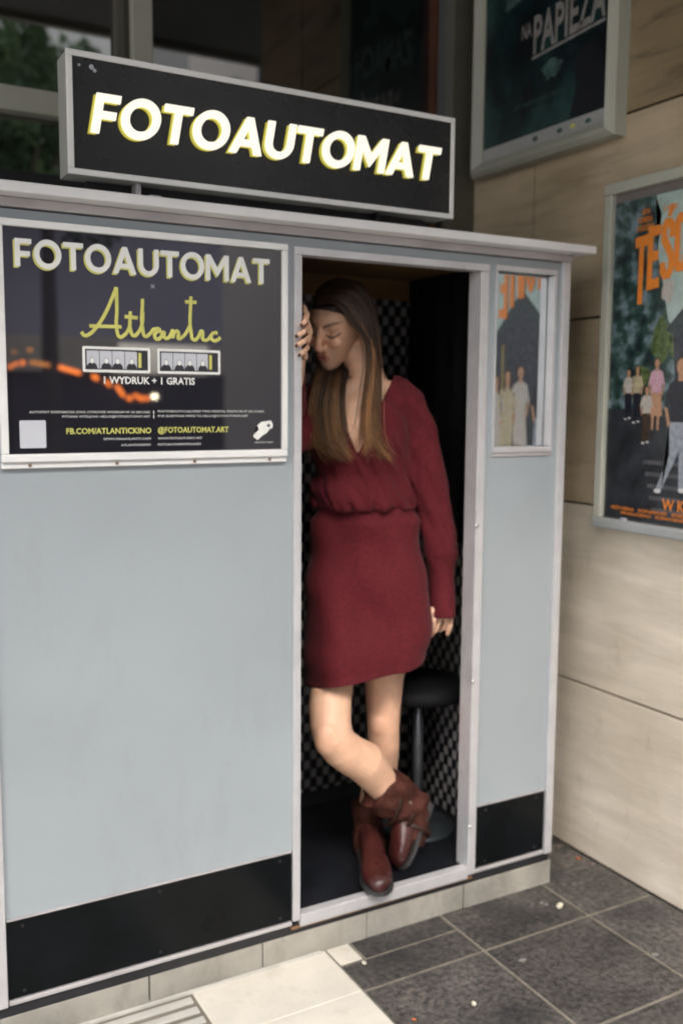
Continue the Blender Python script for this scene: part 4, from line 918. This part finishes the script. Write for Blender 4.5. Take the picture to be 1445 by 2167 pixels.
for f in bmv.faces:
    c = f.calc_center_median(); a, zz = c.dot(RI), c.z
    tz = (zz - vb[1]) / (vr[1] - vb[1]); right = vb[0] + (vr[0] - vb[0]) * (tz * .92 + .08 * tz * tz); tl = (zz - vb[1]) / (vl[1] - vb[1]); left = vb[0] + (vl[0] - vb[0]) * tl
    front = (c - nk).dot(FWD) < .045
    if zz > vb[1] and left < a < right and (front or zz > nk.z - .02): dele.append(f)
    elif (c - nk).length < .068 and zz > nk.z - .01: dele.append(f)
    elif zz < (1.6480,2.3189,0.8827)[2] and a > uz((1.5987,2.3465,0.8880))[0]: dele.append(f)
    elif zz < zw - .012 and a < uz((1.5819,2.3559,1.1998))[0]: dele.append(f)
bmesh.ops.delete(bmv, geom=dele, context='FACES')
for _ in range(3):
    bv = [v for v in bmv.verts if v.is_boundary]
    nw = {v: sum((e.other_vert(v).co for e in v.link_edges if e.is_boundary), Vector()) / max(1, sum(1 for e in v.link_edges if e.is_boundary)) for v in bv}
    for v, q_ in nw.items(): v.co = v.co.lerp(q_, .5)
seen = set(); isl = []
for v0 in bmv.verts:
    if v0 in seen: continue
    st_ = [v0]; seen.add(v0); comp = []
    while st_:
        v = st_.pop(); comp.append(v)
        for e in v.link_edges:
            w = e.other_vert(v)
            if w not in seen: seen.add(w); st_.append(w)
    isl.append(comp)
big = max(isl, key=len); bmesh.ops.delete(bmv, geom=[v for c in isl if c is not big for v in c], context='VERTS')
dress = place('dress_top', mesh_from(bmv, smooth=True), PER, (M_dress,))
md = dress.modifiers.new('thickness', 'SOLIDIFY'); md.thickness = .0028; md.offset = -1
# skirt
SK = [((1.4425,2.4458,1.2171), .136, .092, 0), ((1.4427,2.4457,1.1946), .141, .096, 0), ((1.4453,2.4442,1.1693), .155, .108, 0), ((1.4494,2.4419,1.1270), .163, .114, 0), ((1.4535,2.4396,1.0704), .171, .122, .02), ((1.4566,2.4379,1.0063), .1765, .128, .04), ((1.4559,2.4325,0.9358), .1780, .130, .07), ((1.4540,2.4278,0.8651), .1780, .131, .10), ((1.4494,2.4188,0.8028), .1775, .132, .14), ((1.4473,2.4142,0.7522), .1770, .133, .18), ((1.4449,2.4098,0.7276), .1765, .133, .205)]
bm = bmesh.new(); n = 120; rows = []
for k in range(len(SK) - 1):
    for j in range(5):
        t = j / 5; c = Vector(SK[k][0]).lerp(Vector(SK[k + 1][0]), t); a, b, ti = [SK[k][q] * (1 - t) + SK[k + 1][q] * t for q in (1, 2, 3)]
        rows.append(ring(c, a, b, n, tilt=ti, p=2.9))
c, a, b, ti = SK[-1]; rows.append(ring(c, a, b, n, tilt=ti, p=2.9))
for j, r in enumerate(rows):
    t = j / len(rows)
    for i, p in enumerate(r):
        a = 2 * math.pi * i / n; out = (RI * math.cos(a) + FWD * math.sin(a))
        q = noise.noise(Vector((p.dot(RI) * 9 + p.z * 5, p.z * 7 - p.dot(RI) * 4, p.dot(FWD) * 5))) * .030 + noise.noise(Vector((p.dot(RI) * 30, p.z * 5, 3.3))) * .011 * (max(0, 1 - t * 4) + t * .35); dg_ = p.z * .9 + p.dot(RI) * .75; q += .011 * math.sin(dg_ * 30 + 4 * noise.noise(Vector((p.dot(RI) * 6, p.z * 4, 1)))) * max(0, noise.noise(Vector((p.dot(RI) * 4 + 2, p.z * 4, 7))) + .25) * min(1, t * 3)
        p += out * q
        if t > .45:  # front thigh pushes the cloth forward on the left side
            w = math.exp(-((p.dot(RI) - uz((1.3067,2.3835,0.7719))[0]) / .10) ** 2) * (t - .45) / .55 * max(0, .25 - math.sin(a)) * .8; p -= FWD * .070 * w; p.z += .012 * w
        if t > .4 and math.cos(a) < 0: p += RI * .010 * (t - .4) / .6 * math.cos(a)
        if j == len(rows) - 1: p.z += .004 * math.sin(a * 3 + 1)
loft(bm, rows, False, False); bmesh.ops.recalc_face_normals(bm, faces=bm.faces[:]); bmesh.ops.solidify(bm, geom=bm.faces[:], thickness=.003)
place('skirt', mesh_from(bm, smooth=True), PER, (M_dress,))

# ---- boots ----
M_suede = mat('brown_suede', (0.060, 0.017, 0.011), 0.75, var=.4, vscale=22, bump=.5, bscale=120, spec=.25)
M_leath = mat('oxblood_leather', (0.050, 0.012, 0.010), 0.33, var=.25, vscale=14, bump=.15, bscale=70, rvar=.08)
M_sole = mat('boot_sole', (0.03, 0.028, 0.028), 0.6)
M_strap = mat('boot_strap', (0.055, 0.02, 0.013), 0.5, var=.25, vscale=40); M_buck = mat('old_brass', (0.22, 0.16, 0.10), .4, metal=.8)
def foot(heel, toe, z0, name_parent, up=UP, scale=1.0):
    d = (toe - heel); L = d.length; d.normalize(); s = d.cross(up).normalized(); u = s.cross(d).normalized()
    prof = [(.0, .024, .080), (.04, .031, .094), (.09, .034, .096), (.16, .033, .092), (.26, .033, .090), (.36, .034, .084), (.46, .036, .076), (.58, .041, .068), (.70, .0445, .058), (.82, .042, .050), (.91, .033, .044), (.97, .020, .034), (1.0, .007, .022)]
    bm = bmesh.new(); rings = []
    for t, hw, hh in prof:
        c = heel + d * (L * t) + u * (z0 + hh * .5 * scale); rings.append([c + s * hw * scale * math.copysign(abs(math.cos(a)) ** .85, math.cos(a)) + u * hh * .5 * scale * math.copysign(abs(math.sin(a)) ** .85, math.sin(a)) for a in [2 * math.pi * i / 20 for i in range(20)]])
    loft(bm, rings); me = remesh(bm, .004, 4)
    bs = bmesh.new(); outl = [(t, hw) for t, hw, hh in prof]; top, bot = [], []
    pts = [(t, hw + .0035) for t, hw in outl] + [(t, -hw - .0035) for t, hw in reversed(outl)]
    top = [bs.verts.new(heel + d * (L * t + (.004 if t > .9 else -.003 if t < .05 else 0)) + s * w * scale + u * (z0 + .006)) for t, w in pts]; bot = [bs.verts.new(v.co - u * .0115) for v in top]
    bs.faces.new(top); bs.faces.new(bot[::-1])
    for i in range(len(pts)): bs.faces.new((top[i], top[(i + 1) % len(pts)], bot[(i + 1) % len(pts)], bot[i]))
    bmesh.ops.recalc_face_normals(bs, faces=bs.faces[:])
    return me, mesh_from(bs), d, s, u
def shaft(pts, vox=.004, amp=.006, seed=0, n=28, flats=None):
    bm = bmesh.new(); tube(bm, pts, n, ends=False); me = remesh(bm, vox, 3); co = getco(me); no = getno(me).astype(float)
    dv = np.array([noise.noise(Vector((a * 22 + seed, b * 34, c * 22))) for a, b, c in co]); setco(me, co + no * (dv * amp)[:, None]); smooth_all(me); return me
# standing foot
hL, tL = Vector((1.462, 2.425, 0.131)), Vector((1.357, 2.178, 0.131))
me, sole, d, s, u = foot(hL, tL, .018, None)
B1 = place('boot', me, PER, (M_leath,)); smooth_all(me)
so = place('sole', sole, None, (M_sole,)); so.parent = B1; so.location = -Vector(PER.location) - Vector(B1.location)
hb = bmesh.new(); c = hL + d * .035 + UP * .007; bm_box(hb, (-.026, -.036, -.0065), (.026, .030, .012)); 
R_ = Matrix.Translation(c) @ Matrix((s, d, UP)).transposed().to_4x4(); bmesh.ops.transform(hb, matrix=R_, verts=hb.verts)
ho = place('heel', mesh_from(hb), None, (M_sole,)); ho.parent = B1; ho.location = so.location
me = shaft([((1.4968,2.4903,0.2755), .048), ((1.4997,2.4887,0.2431), .052), ((1.4961,2.4791,0.2058), .046), ((1.4874,2.4610,0.1781), .049), ((1.4798,2.4422,0.1584), .050), ((1.4773,2.4320,0.1373), .046), ((1.4762,2.4269,0.1214), .036)], seed=2)
so = place('boot_shaft', me, None, (M_suede,)); so.parent = B1; so.location = ho.location
# raised foot, toe resting on the floor behind
hR, tR = Vector((1.6205,2.3401,0.3011)), Vector((1.5012,2.2916,0.1358))
upR = (RI * -.80 + UP * -.10 + FWD * -.45).normalized()
me, sole, d, s, u = foot(hR, tR, .006, None, up=upR, scale=.97)
B2 = place('boot', me, PER, (M_leath,)); smooth_all(me)
so = place('sole', sole, None, (M_sole,)); so.parent = B2; so.location = -Vector(PER.location) - Vector(B2.location)
ofs = so.location.copy()
hb = bmesh.new(); c = hR + d * .035 - u * .004; bm_box(hb, (-.026, -.034, -.008), (.026, .030, .010)); R_ = Matrix.Translation(c) @ Matrix((s, d, u)).transposed().to_4x4(); bmesh.ops.transform(hb, matrix=R_, verts=hb.verts)
ho = place('heel', mesh_from(hb), None, (M_sole,)); ho.parent = B2; ho.location = ofs
sp = [((1.4547,2.3638,0.3760), .070), ((1.4862,2.3577,0.3514), .071), ((1.5218,2.3550,0.3245), .067), ((1.5525,2.3494,0.3025), .062), ((1.5808,2.3450,0.2879), .057), ((1.6053,2.3428,0.2821), .046)]
me = shaft(sp, amp=.012, seed=7)
so = place('boot_shaft', me, None, (M_suede,)); so.parent = B2; so.location = ofs
so = place('instep', shaft([((1.5577,2.3464,0.2876), .052), ((1.5655,2.3363,0.2451), .052), ((1.5552,2.3248,0.2101), .045), ((1.5502,2.3218,0.1885), .040)], amp=.006, seed=4), None, (M_suede,)); so.parent = B2; so.location = ofs
def band(c, ax, r, w, m, flat=1.0, hint=FWD):
    ax = Vector(ax).normalized(); s_ = ax.cross(Vector(hint)).normalized(); u_ = s_.cross(ax); bm = bmesh.new(); n = 36; rr_ = []
    for dz, rr2 in ((-w, r), (-w * .8, r + .003), (w * .8, r + .003), (w, r)):
        rr_.append([Vector(c) + ax * (dz + .004 * math.sin(2 * math.pi * i / n * 2)) + (s_ * math.cos(2 * math.pi * i / n) + u_ * math.sin(2 * math.pi * i / n) * flat) * rr2 for i in range(n)])
    loft(bm, rr_, False, False); bmesh.ops.solidify(bm, geom=bm.faces[:], thickness=.002); return mesh_from(bm, smooth=True)
ad = Vector((1.5940,2.3434,0.2617)) - Vector((1.5120,2.3606,0.3185))
for nm, me, mm in (('strap', band((1.5477,2.3521,0.2875), ad, .0640, .007, 0), M_strap), ('strap', band((1.5654,2.3306,0.2354), Vector(tR) - Vector(hR), .0535, .007, 0), M_strap), ('strap', band((1.5017,2.3606,0.3265), ad + Vector((0, 0, .02)), .0735, .006, 0), M_strap)):
    so = place(nm, me, None, (mm,)); so.parent = B2; so.location = ofs
bm = bmesh.new(); ell(bm, (1.5316,2.2976,0.3325), (.007, .004, .007)); so = place('buckle', mesh_from(bm), None, (M_buck,)); so.parent = B2; so.location = ofs
bm = bmesh.new(); ell(bm, (1.5349,2.3189,0.3649), (.006, .004, .009)); so = place('buckle', mesh_from(bm), None, (M_buck,)); so.parent = B2; so.location = ofs

# ---- hair ----
near = [  # from the parting, over the head, behind the ear, down over the chest
 [(1.2810,2.4267,1.7840), (1.3002,2.3848,1.7868), (1.3226,2.3607,1.7681), (1.3387,2.3516,1.7363), (1.3641,2.3455,1.7126), (1.3911,2.3418,1.6838), (1.4014,2.3476,1.6284), (1.3953,2.3511,1.5431), (1.3786,2.3315,1.4512), (1.3788,2.3199,1.3701)],
 [(1.2857,2.4356,1.7914), (1.3103,2.3872,1.8016), (1.3419,2.3579,1.7856), (1.3664,2.3476,1.7501), (1.3897,2.3426,1.7122), (1.4103,2.3426,1.6545), (1.4123,2.3415,1.5695), (1.4010,2.3363,1.4905), (1.3904,2.3249,1.4184), (1.3926,2.3122,1.3755)],
 [(1.2997,2.4509,1.8039), (1.3219,2.3923,1.8207), (1.3578,2.3548,1.8092), (1.3876,2.3427,1.7663), (1.4098,2.3429,1.7066), (1.4264,2.3509,1.6357), (1.4232,2.3411,1.5499), (1.4090,2.3260,1.4710), (1.4003,2.3078,1.4058), (1.4199,2.2910,1.3668)],
 [(1.3209,2.4736,1.8176), (1.3504,2.4167,1.8403), (1.3794,2.3715,1.8352), (1.4071,2.3502,1.7846), (1.4342,2.3604,1.7151), (1.4492,2.3727,1.6304), (1.4358,2.3514,1.5435), (1.4173,2.3271,1.4709), (1.4080,2.2977,1.4061), (1.4426,2.2725,1.3542)],
 [(1.3398,2.4919,1.8297), (1.3769,2.4422,1.8537), (1.4089,2.4011,1.8477), (1.4347,2.3809,1.7925), (1.4600,2.3897,1.7112), (1.4703,2.4071,1.6252), (1.4481,2.3791,1.5370), (1.4033,2.3292,1.4643), (1.3854,2.3162,1.4057), (1.3717,2.3181,1.3703)]]
far = [
 [(1.3516,2.5083,1.8386), (1.3969,2.4887,1.8556), (1.4355,2.4843,1.8496), (1.4630,2.4920,1.7922), (1.4567,2.5071,1.7038), (1.4327,2.5032,1.6271), (1.3838,2.4441,1.5636), (1.3497,2.3882,1.4898), (1.3371,2.3433,1.4118), (1.3460,2.3210,1.3668)],
 [(1.3493,2.5154,1.8311), (1.3923,2.5086,1.8519), (1.4313,2.5155,1.8333), (1.4478,2.5236,1.7664), (1.4275,2.5234,1.6897), (1.3889,2.5047,1.6192), (1.3457,2.4482,1.5563), (1.3123,2.3976,1.4830), (1.3108,2.3580,1.3985), (1.3356,2.3211,1.3578)],
 [(1.3469,2.5167,1.8284), (1.3803,2.5153,1.8491), (1.4192,2.5223,1.8332), (1.4356,2.5304,1.7663), (1.4153,2.5303,1.6896), (1.3672,2.5054,1.6187), (1.3149,2.4539,1.5560), (1.2845,2.4132,1.4828), (1.2798,2.3755,1.3982), (1.3162,2.3320,1.3550)],
 [(1.3351,2.5176,1.8170), (1.3636,2.5304,1.8306), (1.3928,2.5372,1.7989), (1.3955,2.5356,1.7373), (1.3693,2.5215,1.6671), (1.3266,2.4877,1.6038), (1.2915,2.4555,1.5423), (1.2695,2.4274,1.4693), (1.2615,2.3973,1.4107), (1.2880,2.3570,1.3661)],
 [(1.3304,2.5145,1.8058), (1.3542,2.5300,1.8030), (1.3721,2.5337,1.7662), (1.3729,2.5287,1.7113), (1.3477,2.5163,1.6553), (1.3124,2.4842,1.5966), (1.2845,2.4537,1.5289), (1.2661,2.4236,1.4627), (1.2661,2.3889,1.3978), (1.3003,2.3466,1.3598)]]
for g_ in far:
    for q_, k_ in ((5, .020), (6, .040), (7, .012)): g_[q_] = tuple(Vector(g_[q_]) - FWD * k_)
def spl(P_, t):
    n = len(P_) - 1; x = t * n; i = min(int(x), n - 1); f = x - i
    a, b, c, d = P_[max(i - 1, 0)], P_[i], P_[i + 1], P_[min(i + 2, n)]
    return 0.5 * ((2 * b) + (c - a) * f + (2 * a - 5 * b + 4 * c - d) * f * f + (3 * b - a - 3 * c + d) * f ** 3)
hr = random.Random(11)
def hair_mesh(guides, count, spread, r0, name, seed):
    V, Fc, Cc = [], [], []; rnd = random.Random(seed); g = [[np.array(p) for p in q] for q in guides]; K_ = 22
    R3h = np.array(HMi)
    for s in range(count):
        w = rnd.random() * (len(g) - 1); i = min(int(w), len(g) - 2); f = w - i; L = 1.04 - abs(rnd.gauss(0, .12)); fly = 3.2 if rnd.random() < .05 else 1 - (rnd.random() < .12) * rnd.random() * .12
        off = np.array([rnd.gauss(0, 1), rnd.gauss(0, 1), rnd.gauss(0, .6)]) * spread; ph = rnd.random() * 6.28; wv = rnd.uniform(.002, .007); clump = rnd.random(); shade = rnd.gauss(0, .8); 
        prev = None; base = len(V)
        cidx = int(w * 4.5); crn = random.Random(cidx * 7 + seed); coff = np.array([crn.gauss(0, .007), crn.gauss(0, .005), crn.gauss(0, .012)]); shade += crn.gauss(0, .65); L *= 1 - .10 * crn.random()
        for k in range(K_):
            t = k / (K_ - 1) * L; p = spl(g[i], t) * (1 - f) + spl(g[i + 1], t) * f
            if t > .45: p = p + coff * (t - .45) * 2.2
            p = p + off * (fly if t > .2 else 1) * (0.25 + 1.0 * min(1, max(0, (t - .3) * 1.6))) * (1 if t < .8 else 1 + (t - .8) * 2.0) + np.array([math.sin(ph + t * 9), math.cos(ph + t * 7), 0]) * wv * t
            if t < .55:                                    # keep clear of the skull
                q = R3h[:3, :3] @ p + R3h[:3, 3]; e = (q - np.array([0, -.022, .016])) / np.array([.0805, .095, .090]); l = np.linalg.norm(e)
                if l < 1: q = np.array([0, -.022, .016]) + e / l * np.array([.0805, .095, .090]) * (1 + rnd.random() * .02); p = np.array(HM)[:3, :3] @ q + np.array(HM)[:3, 3]
            V.append((p, t)); 
        for k in range(K_):
            p, t = V[base + k]; 
            V[base + k] = (p, t, shade)
    return V, K_
def build_hair(name, guides, count, spread, r0, seed):
    S, K_ = hair_mesh(guides, count, spread, r0, name, seed); nS = len(S) // K_
    verts = np.empty((len(S) * 3, 3)); cols = np.empty((len(S) * 3, 4)); faces = []
    for s in range(nS):
        P_ = np.array([S[s * K_ + k][0] for k in range(K_)]); T = np.gradient(P_, axis=0); T /= np.linalg.norm(T, axis=1)[:, None] + 1e-9
        A_ = np.cross(T, [0.3, 1, 0.1]); A_ /= np.linalg.norm(A_, axis=1)[:, None] + 1e-9; B_ = np.cross(T, A_)
        for k in range(K_):
            t = S[s * K_ + k][1]; sh = S[s * K_ + k][2]; r = r0 * max(.12, 1 - .85 * max(0, (t - .7) * 3.4) ** 1.2) * (.7 if k == 0 else 1); b = (s * K_ + k) * 3
            for j in range(3):
                a = 2 * math.pi * j / 3; verts[b + j] = P_[k] + (A_[k] * math.cos(a) + B_[k] * math.sin(a)) * max(r, .0002)
            m_ = min(1, max(0, (t - .52 + sh * .08) / .42)); dk = np.array([.058, .036, .027]) * (1 + .3 * sh); lt = np.array([.26, .130, .052]) * (1 + .38 * sh)
            cols[b:b + 3, :3] = np.clip(dk * (1 - m_) + lt * m_, .004, .6); cols[b:b + 3, 3] = 1
            if k < K_ - 1:
                for j in range(3): faces.append((b + j, b + (j + 1) % 3, b + 3 + (j + 1) % 3, b + 3 + j))
    me = bpy.data.meshes.new(name); me.from_pydata([tuple(v) for v in verts], [], faces); smooth_all(me)
    ca = me.color_attributes.new('tint', 'FLOAT_COLOR', 'POINT'); ca.data.foreach_set('color', cols.ravel()); return me
m, nt, p = nt_mat('hair'); at = nt.nodes.new('ShaderNodeAttribute'); at.attribute_name = 'tint'
nt.links.new(at.outputs['Color'], p.inputs['Base Color']); p.inputs['Roughness'].default_value = .42; p.inputs['Specular IOR Level'].default_value = .35
hair = place('hair', build_hair('hair', near, 1000, .0036, .00095, 3), PER, (m,)); hair['kind'] = 'stuff'
h2 = place('hair', build_hair('hair', far, 800, .0044, .00095, 5), PER, (m,)); h2['kind'] = 'stuff'


# ---------------- street behind the camera (seen in the glass, posters and mirror) ----------------
M_fac = mat('street_facade', (0.72, 0.68, 0.60), 0.8, var=.08, vscale=.5)
M_fac2 = mat('street_lilac_render', (0.55, 0.50, 0.60), 0.8, var=.1, vscale=.4)
M_shop = mat('street_shopfront', (0.03, 0.028, 0.03), 0.3, var=.3, vscale=.7)
M_awn = mat('street_awning', (0.8, 0.7, 0.55), 0.8, var=.1, vscale=1)
M_wdark = mat('street_window', (0.03, 0.035, 0.04), 0.15)
bA = empty('apartment_building', (-2, -14, 0), 'beige apartment building across the street with a lilac lower storey and dark shopfront', 'building')
box('shopfront', (-16, -14.3, 0), (7.6, -14, 2.0), M_shop, bA)
box('awning', (-16, -14.3, 2.0), (5.2, -13.2, 2.62), M_awn, bA)
box('lower_facade', (-16, -14.5, 2.6), (7.6, -14.1, 5.4), M_fac2, bA)
box('upper_facade', (-16, -14.6, 5.4), (7.6, -14.1, 16), M_fac, bA)
for i in range(9):
    for j in range(3):
        x = -15 + i * 2.5; z = 6.3 + 3.1 * j
        if x > 6.0: continue
        w = box('window', (x, -14.12, z), (x + 1.1, -14.05, z + 1.6), M_wdark, bA)
bB = empty('office_building', (14, -16, 0), 'dark office building across the street beyond the gap', 'building')
box('office_wall', (9.6, -20, 0), (22, -15, 14), mat('office_dark_cladding', (0.035, 0.034, 0.04), .6), bB)
# trees
M_leaf = mat('tree_leaves', (0.07, 0.12, 0.045), 0.6, var=.5, vscale=1.2); M_bark = mat('tree_bark', (0.09, 0.07, 0.05), 0.9, var=.3, vscale=8)
def tree(x, y, h, cr, n, label, seed):
    rnd = random.Random(seed); t = empty('street_tree', (x, y, 0), label, 'tree', 'trees across the street')
    bm = bmesh.new(); cyl(bm, (x, y, h * .3), (0, 0, 1), .16, h * .6, 10, 0, .09)
    for q in range(6):
        a = rnd.uniform(0, 6.28); d = Vector((math.cos(a), math.sin(a), 1.3)); cyl(bm, Vector((x, y, h * .55)) + d * cr * .3, d, .06, cr * .9, 7, 0, .02)
    place('trunk', mesh_from(bm), t, (M_bark,))
    V, Fc = [], []
    cl = [(rnd.gauss(0, .5) * cr, rnd.gauss(0, .5) * cr, rnd.gauss(0, .42) * cr, rnd.uniform(.22, .42) * cr) for _ in range(22)]
    for _ in range(n):
        c = rnd.choice(cl); d = Vector((rnd.gauss(0, 1), rnd.gauss(0, 1), rnd.gauss(0, 1))).normalized() * c[3] * rnd.uniform(.6, 1)
        p = Vector((x + c[0], y + c[1], h * .72 + c[2])) + d
        a = Vector((rnd.gauss(0, 1), rnd.gauss(0, 1), rnd.gauss(0, 1))).normalized() * .11; b = a.orthogonal().normalized() * .06
        k = len(V); V += [p - a, p + b, p + a, p - b]; Fc.append((k, k + 1, k + 2, k + 3))
    me = bpy.data.meshes.new('crown'); me.from_pydata(V, [], Fc); place('crown', me, t, (M_leaf,))
tree(1.2, -9.5, 8.6, 2.0, 7000, 'tallest leafy tree across the street, left of the others in front of the beige building', 3)
tree(3.6, -11.5, 8.2, 1.6, 5000, 'leafy tree across the street nearer the middle of the beige building', 4)
tree(-4.0, -10, 7.5, 2.2, 5000, 'leafy tree across the street furthest from the stone wall', 5)
tree(8.9, -12.5, 9.6, 1.35, 3500, 'slim leafy tree standing in the gap between the two buildings', 8)
# string of orange lamps over the terrace opposite
M_lampo = mat('amber_lamp', (0.9, 0.3, 0.05), 0.4, emit=(1.0, 0.22, 0.03), es=3.5); M_lampw = mat('white_lamp', (0.9, 0.9, 0.8), 0.4, emit=(1.0, 0.85, 0.6), es=9)
M_lampd = mat('dim_amber_lamp', (0.9, 0.4, 0.1), 0.4, emit=(1.0, 0.35, 0.08), es=1.2)
SL = empty('string_light', (3, -8, 0), 'string of glowing amber lamps hung across the terrace opposite', 'string light')
LP = [((2.2120,-8.0000,1.8623), (2.2345,-8.0000,1.8743), .020, 0), ((2.3130,-8.0000,1.8932), (2.3301,-8.0000,1.9051), .022, 0), ((2.3756,-8.0000,1.9292), (2.3926,-8.0000,1.9353), .022, 0), ((2.4606,-8.0000,1.9485), (2.4719,-8.0000,1.9488), .026, 0),
 ((2.5629,-8.0000,1.9569), (2.7919,-8.0000,1.9277), .022, 2), ((2.9081,-8.0000,1.9128), (3.1666,-8.0000,1.8357), .024, 0), ((3.3225,-8.0000,1.8089), (3.3945,-8.0000,1.7682), .026, 0), ((3.4919,-8.0000,1.7458), (3.5523,-8.0000,1.6862), .020, 0),
 ((3.6267,-8.0000,1.6934), (3.7239,-8.0000,1.5544), .022, 0), ((3.7926,-8.0000,1.5305), (3.8052,-8.0000,1.5306), .030, 0), ((3.8753,-8.0000,1.5619), (3.8943,-8.0000,1.5621), .028, 0), ((3.9511,-8.0000,1.5317), (3.9639,-8.0000,1.5318), .030, 0), ((4.0279,-8.0000,1.5323), (4.0407,-8.0000,1.5324), .026, 0),
 ((4.1055,-8.0000,1.5577), (4.1637,-8.0000,1.5583), .028, 1), ((4.2356,-8.0000,1.5900), (4.2421,-8.0000,1.5901), .014, 1), ((2.3633,-8.0000,2.0780), (2.3745,-8.0000,2.0784), .018, 2), ((2.5331,-8.0000,2.1063), (2.5899,-8.0000,2.1081), .018, 2)]
for a, b, r, mi in LP:
    a, b = Vector(a), Vector(b); bm = bmesh.new(); L = (b - a).length
    cyl(bm, (a + b) / 2, (b - a), r, max(L, r * 1.4), 12); place('lamp', mesh_from(bm, smooth=True), SL, ((M_lampo, M_lampw, M_lampd)[mi],))
bm = bmesh.new()
for (a0, b0, _, _), (a1, b1, _, _) in zip(LP[:14], LP[1:15]):
    p, q = Vector(b0) + Vector((0, 0, .03)), Vector(a1) + Vector((0, 0, .03)); cyl(bm, (p + q) / 2, q - p, .004, (q - p).length, 6)
place('cable', mesh_from(bm), SL, (M_rub,))
bm = bmesh.new()
for p in (LP[0][0], LP[14][1]): cyl(bm, (p[0], p[1], p[2] / 2), (0, 0, 1), .025, p[2] + .1, 10)
place('post', mesh_from(bm), SL, (M_rub,))

bpy.context.view_layer.update()
